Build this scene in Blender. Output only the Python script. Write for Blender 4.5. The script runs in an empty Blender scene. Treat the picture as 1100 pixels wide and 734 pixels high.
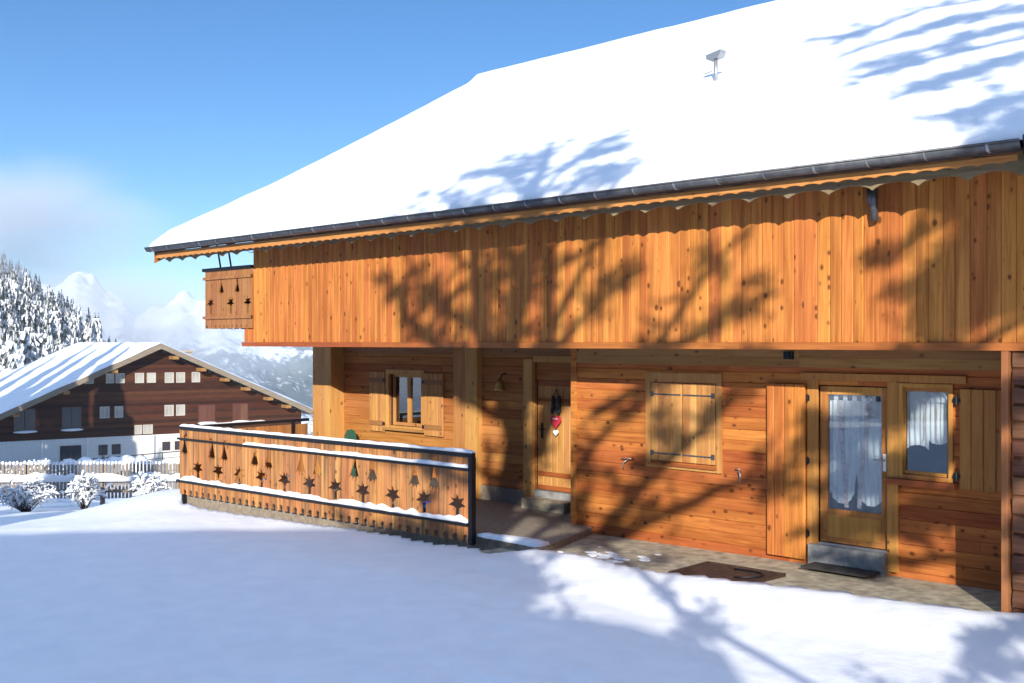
import bpy, bmesh, math, random
from mathutils import Vector, noise, Matrix
from mathutils.geometry import tessellate_polygon
R = math.radians
C = bpy.context.scene.collection
rng = random.Random(7)

# ------------------------------------------------------------------ helpers
class MB:
    """collects shapes of one part; every face carries a random number 'rnd' (one per board)"""
    def __init__(s):
        s.v = []; s.f = []; s.m = []; s.a = []; s.sm = []
        s.mi = 0; s.r = 0.5; s.smooth = False
    def face(s, idx):
        s.f.append(idx); s.m.append(s.mi); s.a.append(s.r); s.sm.append(s.smooth)
    def vert(s, p):
        s.v.append(tuple(p)); return len(s.v) - 1
    def box(s, x0, x1, y0, y1, z0, z1):
        b = len(s.v)
        for z in (z0, z1):
            for y in (y0, y1):
                for x in (x0, x1): s.v.append((x, y, z))
        for q in ((0,2,3,1), (4,5,7,6), (0,1,5,4), (2,6,7,3), (0,4,6,2), (1,3,7,5)):
            s.face([b + i for i in q])
    def prism(s, prof, place, caps=True):
        """prof: closed 2D outline; place(p, t) -> 3D for t in 0,1"""
        b = len(s.v); n = len(prof)
        for t in (0, 1):
            for p in prof: s.v.append(tuple(place(p, t)))
        for i in range(n):
            j = (i + 1) % n
            s.face([b + i, b + j, b + n + j, b + n + i])
        if caps:
            s.face([b + i for i in range(n)][::-1]); s.face([b + n + i for i in range(n)])
    def tube(s, pts, rads, n=6, cap=True):
        pts = [Vector(p) for p in pts]
        if not isinstance(rads, (list, tuple)): rads = [rads] * len(pts)
        b = len(s.v); up = None
        for i, p in enumerate(pts):
            d = (pts[min(i + 1, len(pts) - 1)] - pts[max(i - 1, 0)]).normalized()
            if up is None:
                up = Vector((0, 0, 1)) if abs(d.z) < .9 else Vector((1, 0, 0))
            x = d.cross(up).normalized(); y = x.cross(d).normalized(); up = y
            for k in range(n):
                a = 2 * math.pi * k / n
                s.v.append(tuple(p + (x * math.cos(a) + y * math.sin(a)) * rads[i]))
        for i in range(len(pts) - 1):
            for k in range(n):
                l = (k + 1) % n
                s.face([b + i*n + k, b + i*n + l, b + (i+1)*n + l, b + (i+1)*n + k])
        if cap:
            s.face([b + k for k in range(n)][::-1]); s.face([b + (len(pts)-1)*n + k for k in range(n)])
    def sheet(s, outline, holes, thick, place):
        """flat board cut to an outline with holes: place(u, w, d) -> 3D, d in 0..thick"""
        loops = [outline] + list(holes)
        tri = tessellate_polygon([[Vector((u, w, 0)) for u, w in l] for l in loops])
        flat = [p for l in loops for p in l]; n = len(flat); b = len(s.v)
        for d in (0, thick):
            for u, w in flat: s.v.append(tuple(place(u, w, d)))
        for t in tri:
            s.face([b + i for i in t]); s.face([b + n + i for i in t][::-1])
        o = 0
        for l in loops:
            m = len(l)
            for i in range(m):
                j = (i + 1) % m
                s.face([b + o + i, b + o + j, b + n + o + j, b + n + o + i])
            o += m
    def blob(s, c, rad, sub=2, amp=.15, fr=1.5, seed=0):
        bm = bmesh.new(); bmesh.ops.create_icosphere(bm, subdivisions=sub, radius=1)
        b = len(s.v); bm.verts.index_update()
        for v in bm.verts:
            k = 1 + amp * noise.noise(v.co * fr + Vector((seed * 3.1, seed, 0)))
            s.v.append((c[0] + v.co.x*rad[0]*k, c[1] + v.co.y*rad[1]*k, c[2] + v.co.z*rad[2]*k))
        for f in bm.faces: s.face([b + v.index for v in f.verts])
        bm.free()
    def build(s, name, mats, parent=None):
        if not isinstance(mats, (list, tuple)): mats = [mats]
        base = Vector((0, 0, 0)); top = parent
        me = bpy.data.meshes.new(name)
        me.from_pydata(s.v, [], s.f)
        for m in mats: me.materials.append(m)
        me.polygons.foreach_set('material_index', s.m)
        me.polygons.foreach_set('use_smooth', s.sm)
        at = me.attributes.new('rnd', 'FLOAT', 'FACE'); at.data.foreach_set('value', s.a)
        bm = bmesh.new(); bm.from_mesh(me); bmesh.ops.recalc_face_normals(bm, faces=bm.faces); bm.to_mesh(me); bm.free()
        o = bpy.data.objects.new(name, me); C.objects.link(o)
        if parent is not None: o.parent = parent
        return o

def tag(o, label=None, cat=None, group=None, kind=None):
    if label: o['label'] = label
    if cat: o['category'] = cat
    if group: o['group'] = group
    if kind: o['kind'] = kind
    return o
def thing(name, label, cat, loc=(0, 0, 0), rz=0, group=None):
    o = bpy.data.objects.new(name, None); C.objects.link(o)
    o.location = loc; o.rotation_euler = (0, 0, rz); o.empty_display_size = .2
    return tag(o, label, cat, group)

# ------------------------------------------------------------------ materials
def newmat(name):
    m = bpy.data.materials.new(name); m.use_nodes = True
    nt = m.node_tree; nt.nodes.clear()
    out = nt.nodes.new('ShaderNodeOutputMaterial')
    bs = nt.nodes.new('ShaderNodeBsdfPrincipled')
    nt.links.new(bs.outputs[0], out.inputs[0])
    return m, nt, bs, out
def N(nt, t, **kw):
    n = nt.nodes.new(t)
    for k, v in kw.items(): setattr(n, k, v)
    return n
def ramp(nt, stops):
    n = nt.nodes.new('ShaderNodeValToRGB'); e = n.color_ramp.elements
    while len(e) < len(stops): e.new(.5)
    for i, (p, c) in enumerate(stops):
        e[i].position = p; e[i].color = (*c, 1) if len(c) == 3 else c
    return n
def mixc(nt, f, a, b, mode='MIX'):
    n = nt.nodes.new('ShaderNodeMix'); n.data_type = 'RGBA'; n.blend_type = mode
    for s, v in ((0, f), (6, a), (7, b)):
        if hasattr(v, 'links'): nt.links.new(v, n.inputs[s])
        else: n.inputs[s].default_value = v if s == 0 else ((*v, 1) if len(v) == 3 else v)
    return n.outputs[2]
def math_(nt, op, a, b=0.0, c=None):
    n = nt.nodes.new('ShaderNodeMath'); n.operation = op
    for i, v in enumerate((a, b) if c is None else (a, b, c)):
        if hasattr(v, 'links'): nt.links.new(v, n.inputs[i])
        else: n.inputs[i].default_value = v
    return n.outputs[0]

def plain(name, col, rough=.6, metal=0, bump=0, bscale=40, var=0):
    m, nt, bs, out = newmat(name)
    bs.inputs['Base Color'].default_value = (*col, 1); bs.inputs['Roughness'].default_value = rough
    bs.inputs['Metallic'].default_value = metal
    if var or bump:
        tc = N(nt, 'ShaderNodeTexCoord'); nz = N(nt, 'ShaderNodeTexNoise'); nz.inputs['Scale'].default_value = bscale
        nz.inputs['Detail'].default_value = 6
        nt.links.new(tc.outputs['Object'], nz.inputs['Vector'])
        if var:
            r = ramp(nt, [(.3, [c * (1 - var) for c in col]), (.7, [min(1, c * (1 + var)) for c in col])])
            nt.links.new(nz.outputs[0], r.inputs[0]); nt.links.new(r.outputs[0], bs.inputs['Base Color'])
        if bump:
            bp = N(nt, 'ShaderNodeBump'); bp.inputs['Strength'].default_value = bump; bp.inputs['Distance'].default_value = .01
            nt.links.new(nz.outputs[0], bp.inputs['Height']); nt.links.new(bp.outputs[0], bs.inputs['Normal'])
    return m

def wood(name, axis, light, dark, knot=(.06, .018, .006), knots=1.0, var=.5, weather=0.0, grey=(.3, .25, .2), rough=.55, bw=None, wr=(.45, .75)):
    """timber boards: grain along axis, one tone per board ('rnd'), knots, weather streaks"""
    m, nt, bs, out = newmat(name)
    L = nt.links.new
    tc = N(nt, 'ShaderNodeTexCoord'); at = N(nt, 'ShaderNodeAttribute', attribute_name='rnd')
    rnd = at.outputs['Fac']
    if bw:
        sx = N(nt, 'ShaderNodeSeparateXYZ'); L(tc.outputs['Object'], sx.inputs[0])
        bx_ = math_(nt, 'DIVIDE', sx.outputs[0], bw)
        wn0 = N(nt, 'ShaderNodeTexWhiteNoise', noise_dimensions='1D'); L(math_(nt, 'FLOOR', bx_), wn0.inputs['W']); rnd = wn0.outputs['Value']
        joint = math_(nt, 'LESS_THAN', math_(nt, 'ABSOLUTE', math_(nt, 'SUBTRACT', math_(nt, 'FRACT', bx_), .5)), .478)
    off = N(nt, 'ShaderNodeVectorMath', operation='SCALE'); off.inputs[0].default_value = (37.3, 21.7, 53.1)
    L(rnd, off.inputs['Scale'])
    add = N(nt, 'ShaderNodeVectorMath', operation='ADD'); L(tc.outputs['Object'], add.inputs[0]); L(off.outputs[0], add.inputs[1])
    def scaled(across, along):
        mp = N(nt, 'ShaderNodeMapping')
        s = [across] * 3; s['xyz'.index(axis)] = along
        mp.inputs['Scale'].default_value = s
        L(add.outputs[0], mp.inputs[0]); return mp.outputs[0]
    g = N(nt, 'ShaderNodeTexNoise'); g.inputs['Scale'].default_value = 1; g.inputs['Detail'].default_value = 5; g.inputs['Distortion'].default_value = .6
    L(scaled(28, 1.6), g.inputs['Vector'])
    w = N(nt, 'ShaderNodeTexNoise'); w.inputs['Scale'].default_value = 1; w.inputs['Detail'].default_value = 3
    L(scaled(3.5, .7), w.inputs['Vector'])
    # tone: board + broad + grain
    t = math_(nt, 'MULTIPLY_ADD', rnd, var, math_(nt, 'MULTIPLY_ADD', w.outputs[0], .7, math_(nt, 'MULTIPLY_ADD', g.outputs[0], 1.15, -.7 - var * .5 + .25)))
    cr = ramp(nt, [(0.1, dark), (0.75, light)])
    L(t, cr.inputs[0])
    col = cr.outputs[0]
    # hue drift per board, towards red or straw
    hs = N(nt, 'ShaderNodeHueSaturation')
    wn = N(nt, 'ShaderNodeTexWhiteNoise', noise_dimensions='1D'); L(rnd, wn.inputs['W'])
    L(math_(nt, 'MULTIPLY_ADD', wn.outputs['Value'], .018, .491), hs.inputs['Hue'])
    L(math_(nt, 'MULTIPLY_ADD', wn.outputs['Value'], .24, .88), hs.inputs['Value'])
    L(col, hs.inputs['Color']); col = hs.outputs[0]
    if weather:
        wz = N(nt, 'ShaderNodeTexNoise'); wz.inputs['Scale'].default_value = 1; wz.inputs['Detail'].default_value = 4
        L(scaled(9, .5), wz.inputs['Vector'])
        wm = ramp(nt, [(wr[0], (0, 0, 0)), (wr[1], (weather,) * 3)]); L(wz.outputs[0], wm.inputs[0])
        col = mixc(nt, wm.outputs[0], col, grey)
    if knots:
        v = N(nt, 'ShaderNodeTexVoronoi'); v.inputs['Scale'].default_value = 1; v.inputs['Randomness'].default_value = 1
        L(scaled(8.0, 5.5), v.inputs['Vector'])
        sc = N(nt, 'ShaderNodeSeparateColor'); L(v.outputs['Color'], sc.inputs[0])
        size = math_(nt, 'MULTIPLY', math_(nt, 'POWER', sc.outputs[0], 1.7), .19 * knots)
        dist = math_(nt, 'ADD', math_(nt, 'SUBTRACT', v.outputs['Distance'], size), math_(nt, 'MULTIPLY_ADD', w.outputs[0], .22, -.10))
        kr = ramp(nt, [(.48, (1, 1, 1)), (.56, (0, 0, 0))])
        L(math_(nt, 'ADD', dist, .5), kr.inputs[0])
        col = mixc(nt, math_(nt, 'MULTIPLY', kr.outputs[0], .85), col, knot)
        hr = ramp(nt, [(.5, (1, 1, 1)), (.66, (0, 0, 0))]); L(math_(nt, 'ADD', dist, .5), hr.inputs[0])
        col = mixc(nt, math_(nt, 'MULTIPLY', hr.outputs[0], .35), col, [c * .6 for c in dark])
    if bw: col = mixc(nt, joint, [c * .25 for c in dark], col)
    L(col, bs.inputs['Base Color'])
    bs.inputs['Roughness'].default_value = rough
    bs.inputs['Specular IOR Level'].default_value = .22
    bp = N(nt, 'ShaderNodeBump'); bp.inputs['Strength'].default_value = .35; bp.inputs['Distance'].default_value = .004
    L(g.outputs[0], bp.inputs['Height']); L(bp.outputs[0], bs.inputs['Normal'])
    return m

def snowmat(name, dirt=0.0, fine=1.0):
    m, nt, bs, out = newmat(name); L = nt.links.new
    tc = N(nt, 'ShaderNodeTexCoord')
    n1 = N(nt, 'ShaderNodeTexNoise'); n1.inputs['Scale'].default_value = 3.0; n1.inputs['Detail'].default_value = 8
    n2 = N(nt, 'ShaderNodeTexNoise'); n2.inputs['Scale'].default_value = 45; n2.inputs['Detail'].default_value = 3
    L(tc.outputs['Object'], n1.inputs['Vector']); L(tc.outputs['Object'], n2.inputs['Vector'])
    r = ramp(nt, [(.3, (.78, .80, .83)), (.7, (.85, .86, .875))]); L(n1.outputs[0], r.inputs[0])
    L(r.outputs[0], bs.inputs['Base Color'])
    bs.inputs['Roughness'].default_value = .7; bs.inputs['Specular IOR Level'].default_value = .25
    h = math_(nt, 'MULTIPLY_ADD', n2.outputs[0], .22 * fine, n1.outputs[0])
    bp = N(nt, 'ShaderNodeBump'); bp.inputs['Strength'].default_value = .5; bp.inputs['Distance'].default_value = .035
    L(h, bp.inputs['Height']); L(bp.outputs[0], bs.inputs['Normal'])
    return m

def twigsnow(name, dark, level=.15, amount=.35, scale=6):
    """needles or twigs with snow lying on what faces up"""
    m, nt, bs, out = newmat(name); L = nt.links.new
    ge = N(nt, 'ShaderNodeNewGeometry'); sx = N(nt, 'ShaderNodeSeparateXYZ'); L(ge.outputs['True Normal'], sx.inputs[0])
    tc = N(nt, 'ShaderNodeTexCoord'); nz = N(nt, 'ShaderNodeTexNoise'); nz.inputs['Scale'].default_value = scale; nz.inputs['Detail'].default_value = 4
    L(tc.outputs['Object'], nz.inputs['Vector'])
    at = N(nt, 'ShaderNodeAttribute', attribute_name='rnd')
    t = math_(nt, 'ADD', math_(nt, 'MULTIPLY_ADD', nz.outputs[0], 1.6, math_(nt, 'MULTIPLY', math_(nt, 'ABSOLUTE', sx.outputs[2]), .5)), math_(nt, 'MULTIPLY_ADD', at.outputs['Fac'], amount, -.95 - level))
    r = ramp(nt, [(.12, dark), (.3, (.84, .85, .87))]); L(t, r.inputs[0])
    L(r.outputs[0], bs.inputs['Base Color']); bs.inputs['Roughness'].default_value = .8
    return m

def glassmat(name, base=.1):
    m, nt, bs, out = newmat(name); L = nt.links.new
    nt.nodes.remove(bs)
    tr = N(nt, 'ShaderNodeBsdfTransparent'); tr.inputs[0].default_value = (.86, .9, .92, 1)
    gl = N(nt, 'ShaderNodeBsdfGlossy'); gl.inputs['Roughness'].default_value = .01
    fr = N(nt, 'ShaderNodeLayerWeight'); fr.inputs[0].default_value = .5
    mx = N(nt, 'ShaderNodeMixShader')
    L(math_(nt, 'MULTIPLY_ADD', math_(nt, 'POWER', fr.outputs[1], 5), .9, base), mx.inputs[0]); L(tr.outputs[0], mx.inputs[1]); L(gl.outputs[0], mx.inputs[2])
    L(mx.outputs[0], out.inputs[0])
    return m

def sheermat(name, col):
    m, nt, bs, out = newmat(name); L = nt.links.new
    nt.nodes.remove(bs)
    d = N(nt, 'ShaderNodeBsdfDiffuse'); d.inputs[0].default_value = (*col, 1)
    t = N(nt, 'ShaderNodeBsdfTransparent'); mx = N(nt, 'ShaderNodeMixShader'); mx.inputs[0].default_value = .94
    L(t.outputs[0], mx.inputs[1]); L(d.outputs[0], mx.inputs[2]); L(mx.outputs[0], out.inputs[0])
    return m

M = {}
M['facade'] = wood('honey_larch', 'z', (.64, .238, .056), (.33, .095, .018), weather=.7, grey=(.26, .078, .018), var=.30, wr=(.45, .7), rough=.7, knots=1.1)
M['frontwall'] = wood('red_larch', 'x', (.54, .185, .046), (.28, .070, .015), weather=.6, grey=(.26, .065, .016), var=.34, rough=.7, knots=1.1)
M['recess'] = wood('recess_larch', 'x', (.47, .20, .058), (.29, .095, .022), weather=.4, grey=(.28, .11, .03), var=.4, rough=.7)
M['pale_v'] = wood('pale_pine_upright', 'z', (.54, .28, .09), (.37, .155, .042), knots=.9, var=.35)
M['pale_x'] = wood('pale_pine_level', 'x', (.40, .21, .075), (.26, .115, .036), knots=.9, var=.35)
M['oak_v'] = wood('door_pine_upright', 'z', (.52, .245, .062), (.34, .13, .03), knots=.6, var=.3)
M['oak_x'] = wood('door_pine_level', 'x', (.47, .215, .055), (.31, .115, .026), knots=.6, var=.3)
M['fascia'] = wood('eave_board', 'x', (.56, .23, .075), (.35, .11, .03), var=.2, knots=.6)
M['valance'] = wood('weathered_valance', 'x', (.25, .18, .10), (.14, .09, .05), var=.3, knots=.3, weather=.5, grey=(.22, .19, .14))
M['trim'] = wood('red_trim', 'x', (.40, .125, .034), (.28, .075, .02), var=.2, knots=.3)
M['darklog'] = wood('dark_log', 'x', (.17, .075, .04), (.07, .03, .018), var=.5, knots=.7)
M['railwood'] = wood('rail_boards', 'z', (.56, .255, .085), (.35, .125, .04), var=.45, weather=.95, grey=(.17, .09, .045), bw=.172, wr=(.42, .66))
M['balcwood'] = wood('balcony_boards', 'z', (.37, .165, .06), (.26, .10, .036), var=.3, bw=.19)
M['farwood'] = wood('brown_cladding', 'x', (.08, .026, .010), (.03, .011, .005), var=.7, knots=0)
M['farshut'] = wood('brown_shutter', 'z', (.13, .055, .035), (.08, .03, .02), var=.4, knots=0)
M['farboard'] = wood('grey_barge_board', 'x', (.24, .19, .14), (.15, .11, .08), knots=0, var=.3)
M['soffit'] = wood('soffit_boards', 'x', (.33, .165, .065), (.2, .09, .03), var=.4)
M['snow'] = snowmat('fresh_snow')
M['iron'] = plain('black_iron', (.012, .013, .016), .45, .3, .3, 60)
M['zinc'] = plain('aged_zinc', (.10, .105, .115), .42, .6, .15, 9, .35)
M['zinclip'] = plain('bright_zinc', (.38, .39, .4), .4, .7)
M['steel'] = plain('steel', (.55, .56, .58), .3, .9)
M['white'] = plain('white_enamel', (.8, .8, .78), .35)
M['concrete'] = plain('concrete', (.36, .31, .22), .85, 0, .5, 7, .4)
M['wetconc'] = plain('terrace_concrete', (.25, .205, .155), .85, 0, .35, 14, .25)
M['stepconc'] = plain('step_concrete', (.27, .27, .26), .8, 0, .4, 9, .3)
M['rust'] = plain('rusty_steel', (.055, .028, .018), .75, .2, .5, 10, .5)
M['mat'] = plain('door_mat', (.03, .028, .026), .95, 0, .8, 90)
M['glass'] = glassmat('window_glass', .13)
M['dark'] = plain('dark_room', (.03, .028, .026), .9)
M['sheer'] = sheermat('sheer_curtain', (.88, .88, .88))
M['ribbon'] = plain('check_ribbon', (.72, .55, .52), .8, 0, 0, 30, .4)
M['black'] = plain('black_cloth', (.02, .02, .025), .8)
M['tile'] = plain('roof_tile', (.09, .06, .05), .8)
M['farframe'] = plain('cream_frame', (.46, .42, .35), .7)
M['render'] = plain('white_render', (.66, .64, .59), .9, 0, .3, 4, .06)
M['brass'] = plain('brass', (.5, .33, .09), .3, .9)
M['red'] = plain('red_felt', (.6, .03, .06), .8)
M['boot'] = plain('dark_felt', (.02, .035, .04), .8)
M['green'] = plain('green_plastic', (.015, .10, .06), .4)
M['blue'] = plain('blue_plastic', (.02, .12, .6), .35)
M['stone'] = plain('chimney_stone', (.40, .33, .25), .9, 0, .6, 3, .3)
M['bark'] = plain('bark', (.06, .045, .035), .9, 0, .6, 12, .4)
M['needles'] = plain('needles', (.035, .05, .022), .8, 0, 0, 5, .4)
M['firsnow'] = twigsnow('snowy_needles', (.018, .026, .018), level=-.03, amount=.45, scale=1.2)
M['bushsnow'] = twigsnow('snowy_twigs', (.05, .04, .03), level=-.05, amount=.4, scale=5)
M['picket'] = twigsnow('frosted_picket', (.22, .18, .14), level=.25, amount=.3, scale=9)

# ------------------------------------------------------------------ camera frame (only for laying out the terrain)
EYE = Vector((11.368, -12.772, 2.8))
TH = R(45.167)
RV = Vector((math.sin(TH), math.cos(TH))); FV = Vector((-math.cos(TH), math.sin(TH)))
def rz(X, Y):
    d = Vector((X - EYE.x, Y - EYE.y)); return d.dot(RV), d.dot(FV)
def xy(r, Z):
    p = Vector((EYE.x, EYE.y)) + RV * r + FV * Z; return p.x, p.y
def sstep(a, b, x):
    t = (x - a) / (b - a); t = max(0, min(1, t)); return t * t * (3 - 2 * t)
def splus(x, k=2.0):
    return x if x > 25 * k else k * math.log1p(math.exp(max(-30, x / k)))
EDGE = [(-.4, -2.05), (.5, -1.98), (1.1, -1.92), (1.8, -1.76), (2.4, -1.86), (2.95, -1.92), (3.6, -1.84), (4.5, -1.68), (5.85, -1.42), (6.9, -1.16), (7.3, -1.05), (40, -1.05)]
def edge_y(X):
    for (a, ya), (b, yb) in zip(EDGE, EDGE[1:]):
        if X <= b: return ya + (yb - ya) * max(0, (X - a) / (b - a))
    return -1.05
DENTS = []
for i in range(9):                      # old half-filled footprints
    t = i / 8
    DENTS.append((4.6 - 3.3 * t + (.12 if i % 2 else -.12), -6.2 + 3.1 * t, .16))
for i in range(6):
    DENTS.append((3.2 + .35 * i, -7.3 + .32 * i + (.13 if i % 2 else -.1), .15))
def ground(X, Y):
    r, Z = rz(X, Y)
    z = -.11 - .022 * max(0, min(9, -X))
    st = 19.0 + max(-2, min(4, (r + 8.5) * 1.2))
    z -= .105 * splus(Z - st, 1.2)
    if Z > 118: z -= .12 * splus(Z - 125, 6)
    z -= 1.1 * sstep(32, 46, Z)
    z -= .03 * max(0, -r - 14) * sstep(8, 25, Z) * sstep(60, 40, Z)
    z += .30 * math.exp(-(((r + 6.9) / 1.6) ** 2 + ((Z - 22.6) / 1.6) ** 2))
    z += .07 * noise.noise(Vector((X * .35, Y * .35, 3))) + .026 * noise.noise(Vector((X * 1.1, Y * 1.1, 0))) + .010 * noise.noise(Vector((X * 4, Y * 4, 7))) + .004 * noise.noise(Vector((X * 11, Y * 11, 2)))
    if -2 < X < 16 and -3.2 < Y < 0:
        e = edge_y(X) + .07 * noise.noise(Vector((X * 2.3, 1, 0))) + .03 * noise.noise(Vector((X * 7, 5, 0)))
        if X > .2:
            lift = (.13 + .045 * sstep(2, 4, X)) * sstep(-1.6, -.12, Y - e) * sstep(.2, 1.2, X)
            z += lift
            z -= .4 * sstep(-.10, .12, Y - e)
        elif Y > -1.9: z -= .5
    if X <= .2 and X > -8.1 and Y > -1.80 - .052 * (-X) * 1.0: z = min(z, -.45)
    if X > -9 and Y > -.6: z = min(z, -.5)
    for dx, dy, dr in DENTS:
        q = (X - dx) ** 2 + (Y - dy) ** 2
        if q < .3: z += -.045 * math.exp(-q / (dr * dr)) + .012 * math.exp(-((math.sqrt(q) - .26) / .09) ** 2)
    return z

def make_ground():
    mb = MB(); mb.smooth = True
    rad = [.4]
    while rad[-1] < 330: rad.append(rad[-1] + max(.055, .0115 * rad[-1]))
    ang = []
    a = -180.0
    while a < 180:
        ang.append(a); a += .16 if -30 <= a < 33 else (1.0 if -60 <= a < 60 else 5.0)
    n = len(ang)
    mb.vert((EYE.x, EYE.y, ground(EYE.x, EYE.y)))
    for q in rad:
        for d in ang:
            X, Y = xy(q * math.sin(R(d)), q * math.cos(R(d)))
            mb.v.append((X, Y, ground(X, Y)))
    for j in range(n): mb.face([0, 1 + j, 1 + (j + 1) % n])
    for i in range(len(rad) - 1):
        for j in range(n):
            k = (j + 1) % n
            mb.face([1 + i*n + j, 1 + (i+1)*n + j, 1 + (i+1)*n + k, 1 + i*n + k])
    o = mb.build('snow_ground', M['snow']); tag(o, kind='structure'); return o
make_ground()

# ------------------------------------------------------------------ terrace, path
mb = MB()
poly = [(-8.02, -2.10), (-.32, -1.70), (1.06, -1.86), (.40, -.02), (.0, -.003), (0, .9), (-7.05, .9), (-7.05, .57), (-8.02, .57)]
mb.prism(poly, lambda p, t: (p[0], p[1], -.9 if t == 0 else 0.0))
tag(mb.build('terrace', M['wetconc']), kind='structure')
mb = MB()
mb.prism([(.2, -2.15), (1.08, -2.2), (3, -2.25), (5, -2.0), (6.2, -1.7), (6.98, -1.5), (6.98, -.002), (.405, -.002)], lambda p, t: (p[0], p[1], -.6 if t == 0 else -.10 + .095 * sstep(.3, 5.5, p[0])))
tag(mb.build('path', M['concrete']), kind='structure')

# ------------------------------------------------------------------ the chalet
house = thing('chalet', 'big honey-coloured timber chalet with thick snow on its roof and a boarded upper storey', 'chalet')
def rect_minus(rects, hole):
    out = []
    hx0, hx1, hz0, hz1 = hole
    for x0, x1, z0, z1 in rects:
        if hx1 <= x0 or hx0 >= x1 or hz1 <= z0 or hz0 >= z1: out.append((x0, x1, z0, z1)); continue
        if x0 < hx0: out.append((x0, hx0, z0, z1))
        if x1 > hx1: out.append((hx1, x1, z0, z1))
        a, b = max(x0, hx0), min(x1, hx1)
        if z0 < hz0: out.append((a, b, z0, hz0))
        if z1 > hz1: out.append((a, b, hz1, z1))
    return out
def hboards(mb, x0, x1, z0, z1, y, hgt, openings=(), th=.05, ch=.012, rseed=1, bulge=0.0):
    rg = random.Random(rseed); z = z0
    while z < z1 - .01:
        h = min(hgt * rg.uniform(.92, 1.08), z1 - z)
        if z1 - z - h < .05: h = z1 - z
        # boards butt at random joints
        xs = [x0]
        while xs[-1] < x1: xs.append(min(x1, xs[-1] + rg.uniform(2.4, 4.8)))
        for a, b in zip(xs, xs[1:]):
            mb.r = rg.random(); dy = rg.uniform(-.003, .003)
            rs = [(a + .001, b - .001, z, z + h)]
            for o in openings: rs = [q for r_ in rs for q in rect_minus([r_], o)]
            for (p, q, c, d) in rs:
                if d - c < .03 or q - p < .01: mb.box(p, q, y + dy, y + th, c, d); continue
                k = min(ch, (d - c) / 3)
                prof = [(y + th, c), (y + k + dy, c), (y + dy - bulge * .5, c + k), (y + dy - bulge, (c + d) / 2), (y + dy - bulge * .5, d - k), (y + k + dy, d), (y + th, d)]
                mb.prism(prof, lambda w, t, p=p, q=q: (p if t == 0 else q, w[0], w[1]))
        z += h
def vboards(mb, x0, x1, z0, z1, y, wid, th=.04, ch=.010, rseed=1, gap=.002):
    rg = random.Random(rseed); x = x0
    while x < x1 - .01:
        w = min(wid * rg.uniform(.8, 1.2), x1 - x)
        if x1 - x - w < .06: w = x1 - x
        mb.r = rg.random(); dy = rg.uniform(-.003, .003)
        a, b = x + gap * .5, x + w - gap * .5
        prof = [(a, y + th), (a, y + ch + dy), (a + ch, y + dy), (b - ch, y + dy), (b, y + ch + dy), (b, y + th)]
        zt = z1(x + w / 2) if callable(z1) else z1
        mb.prism(prof, lambda p, t, zt=zt: (p[0], p[1], z0 if t == 0 else zt))
        x += w

YU = -1.10                               # upper storey front
# upper storey cladding
mb = MB(); vboards(mb, -7.26, 15, 2.79, 4.895, YU, .155, rseed=3)
vboards(mb, -7.59, -7.262, 2.79, 3.12, YU, .16, rseed=5)
up = mb.build('upper_cladding', M['facade'], house)
mb = MB(); mb.r = .4
for i in range(6): mb.r = rng.random(); mb.box(-7.61 + i * 3.78, -7.61 + (i + 1) * 3.78 - .004, YU - .035, YU + .02, 2.705, 2.788)
mb.build('bottom_trim', M['trim'], up)
mb = MB(); hb = 0
y = YU + .03
i = 0
while y < .95:                            # soffit boards run along the front
    mb.r = rng.random(); mb.box(-7.58, 15, y, y + .138, 2.725, 2.76); y += .14
mb.build('soffit', M['soffit'], house)
# bulk of the upper storey, closes the house behind the cladding
mb = MB(); mb.box(-7.25, 15, YU + .042, 14.5, 2.761, 4.88); mb.r = .3
mb.build('upper_walls', M['pale_v'], house)
mb = MB()
g = [(YU + .05, 4.881), (14.5, 4.881), (7.28, 9.2)]
mb.prism(g, lambda p, t: (-7.5 if t == 0 else 15, p[0], p[1])); mb.build('gable_wall', M['facade'], house)

# front wall (with shuttered window, glazed door, small window)
OPN = [(4.17, 5.10, .0, 2.25), (5.26, 5.86, 1.20, 2.25)]
mb = MB(); hboards(mb, 0.0, 6.99, -.11, 2.725, 0, .158, OPN, rseed=11, bulge=.004, ch=.009)
fw = mb.build('front_wall', M['frontwall'], house)
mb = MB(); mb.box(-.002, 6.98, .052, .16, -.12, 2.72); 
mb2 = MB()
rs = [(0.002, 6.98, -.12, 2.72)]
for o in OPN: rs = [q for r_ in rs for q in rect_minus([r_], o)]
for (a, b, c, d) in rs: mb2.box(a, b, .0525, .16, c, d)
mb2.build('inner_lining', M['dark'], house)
mb = MB(); mb.r = .5                      # corner board at the left end, closes the porch side
mb.box(-.03, .085, -.028, -.006, -.105, 2.72)
mb.build('corner_board', M['frontwall'], house)
mb = MB(); hboards(mb, 0.02, .86, -.1, 2.72, 0, .158, rseed=12)
for i in range(len(mb.v)): mb.v[i] = (-.002 + mb.v[i][1] * .6 - .03 * 0 - .03, .055 + mb.v[i][0], mb.v[i][2])
mb.build('porch_side_wall', M['frontwall'], house)
# header planks across the top of the front wall
mb = MB()
for x0, x1, z0, z1 in ((.09, 3.9, 2.47, 2.722), (3.903, 6.97, 2.47, 2.722)):
    mb.r = rng.random(); mb.box(x0, x1, -.03, -.006, z0, (z0 + z1) / 2 - .003); mb.r = rng.random(); mb.box(x0, x1, -.03, -.006, (z0 + z1) / 2, z1)
mb.build('header_board', M['pale_x'], house)

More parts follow.
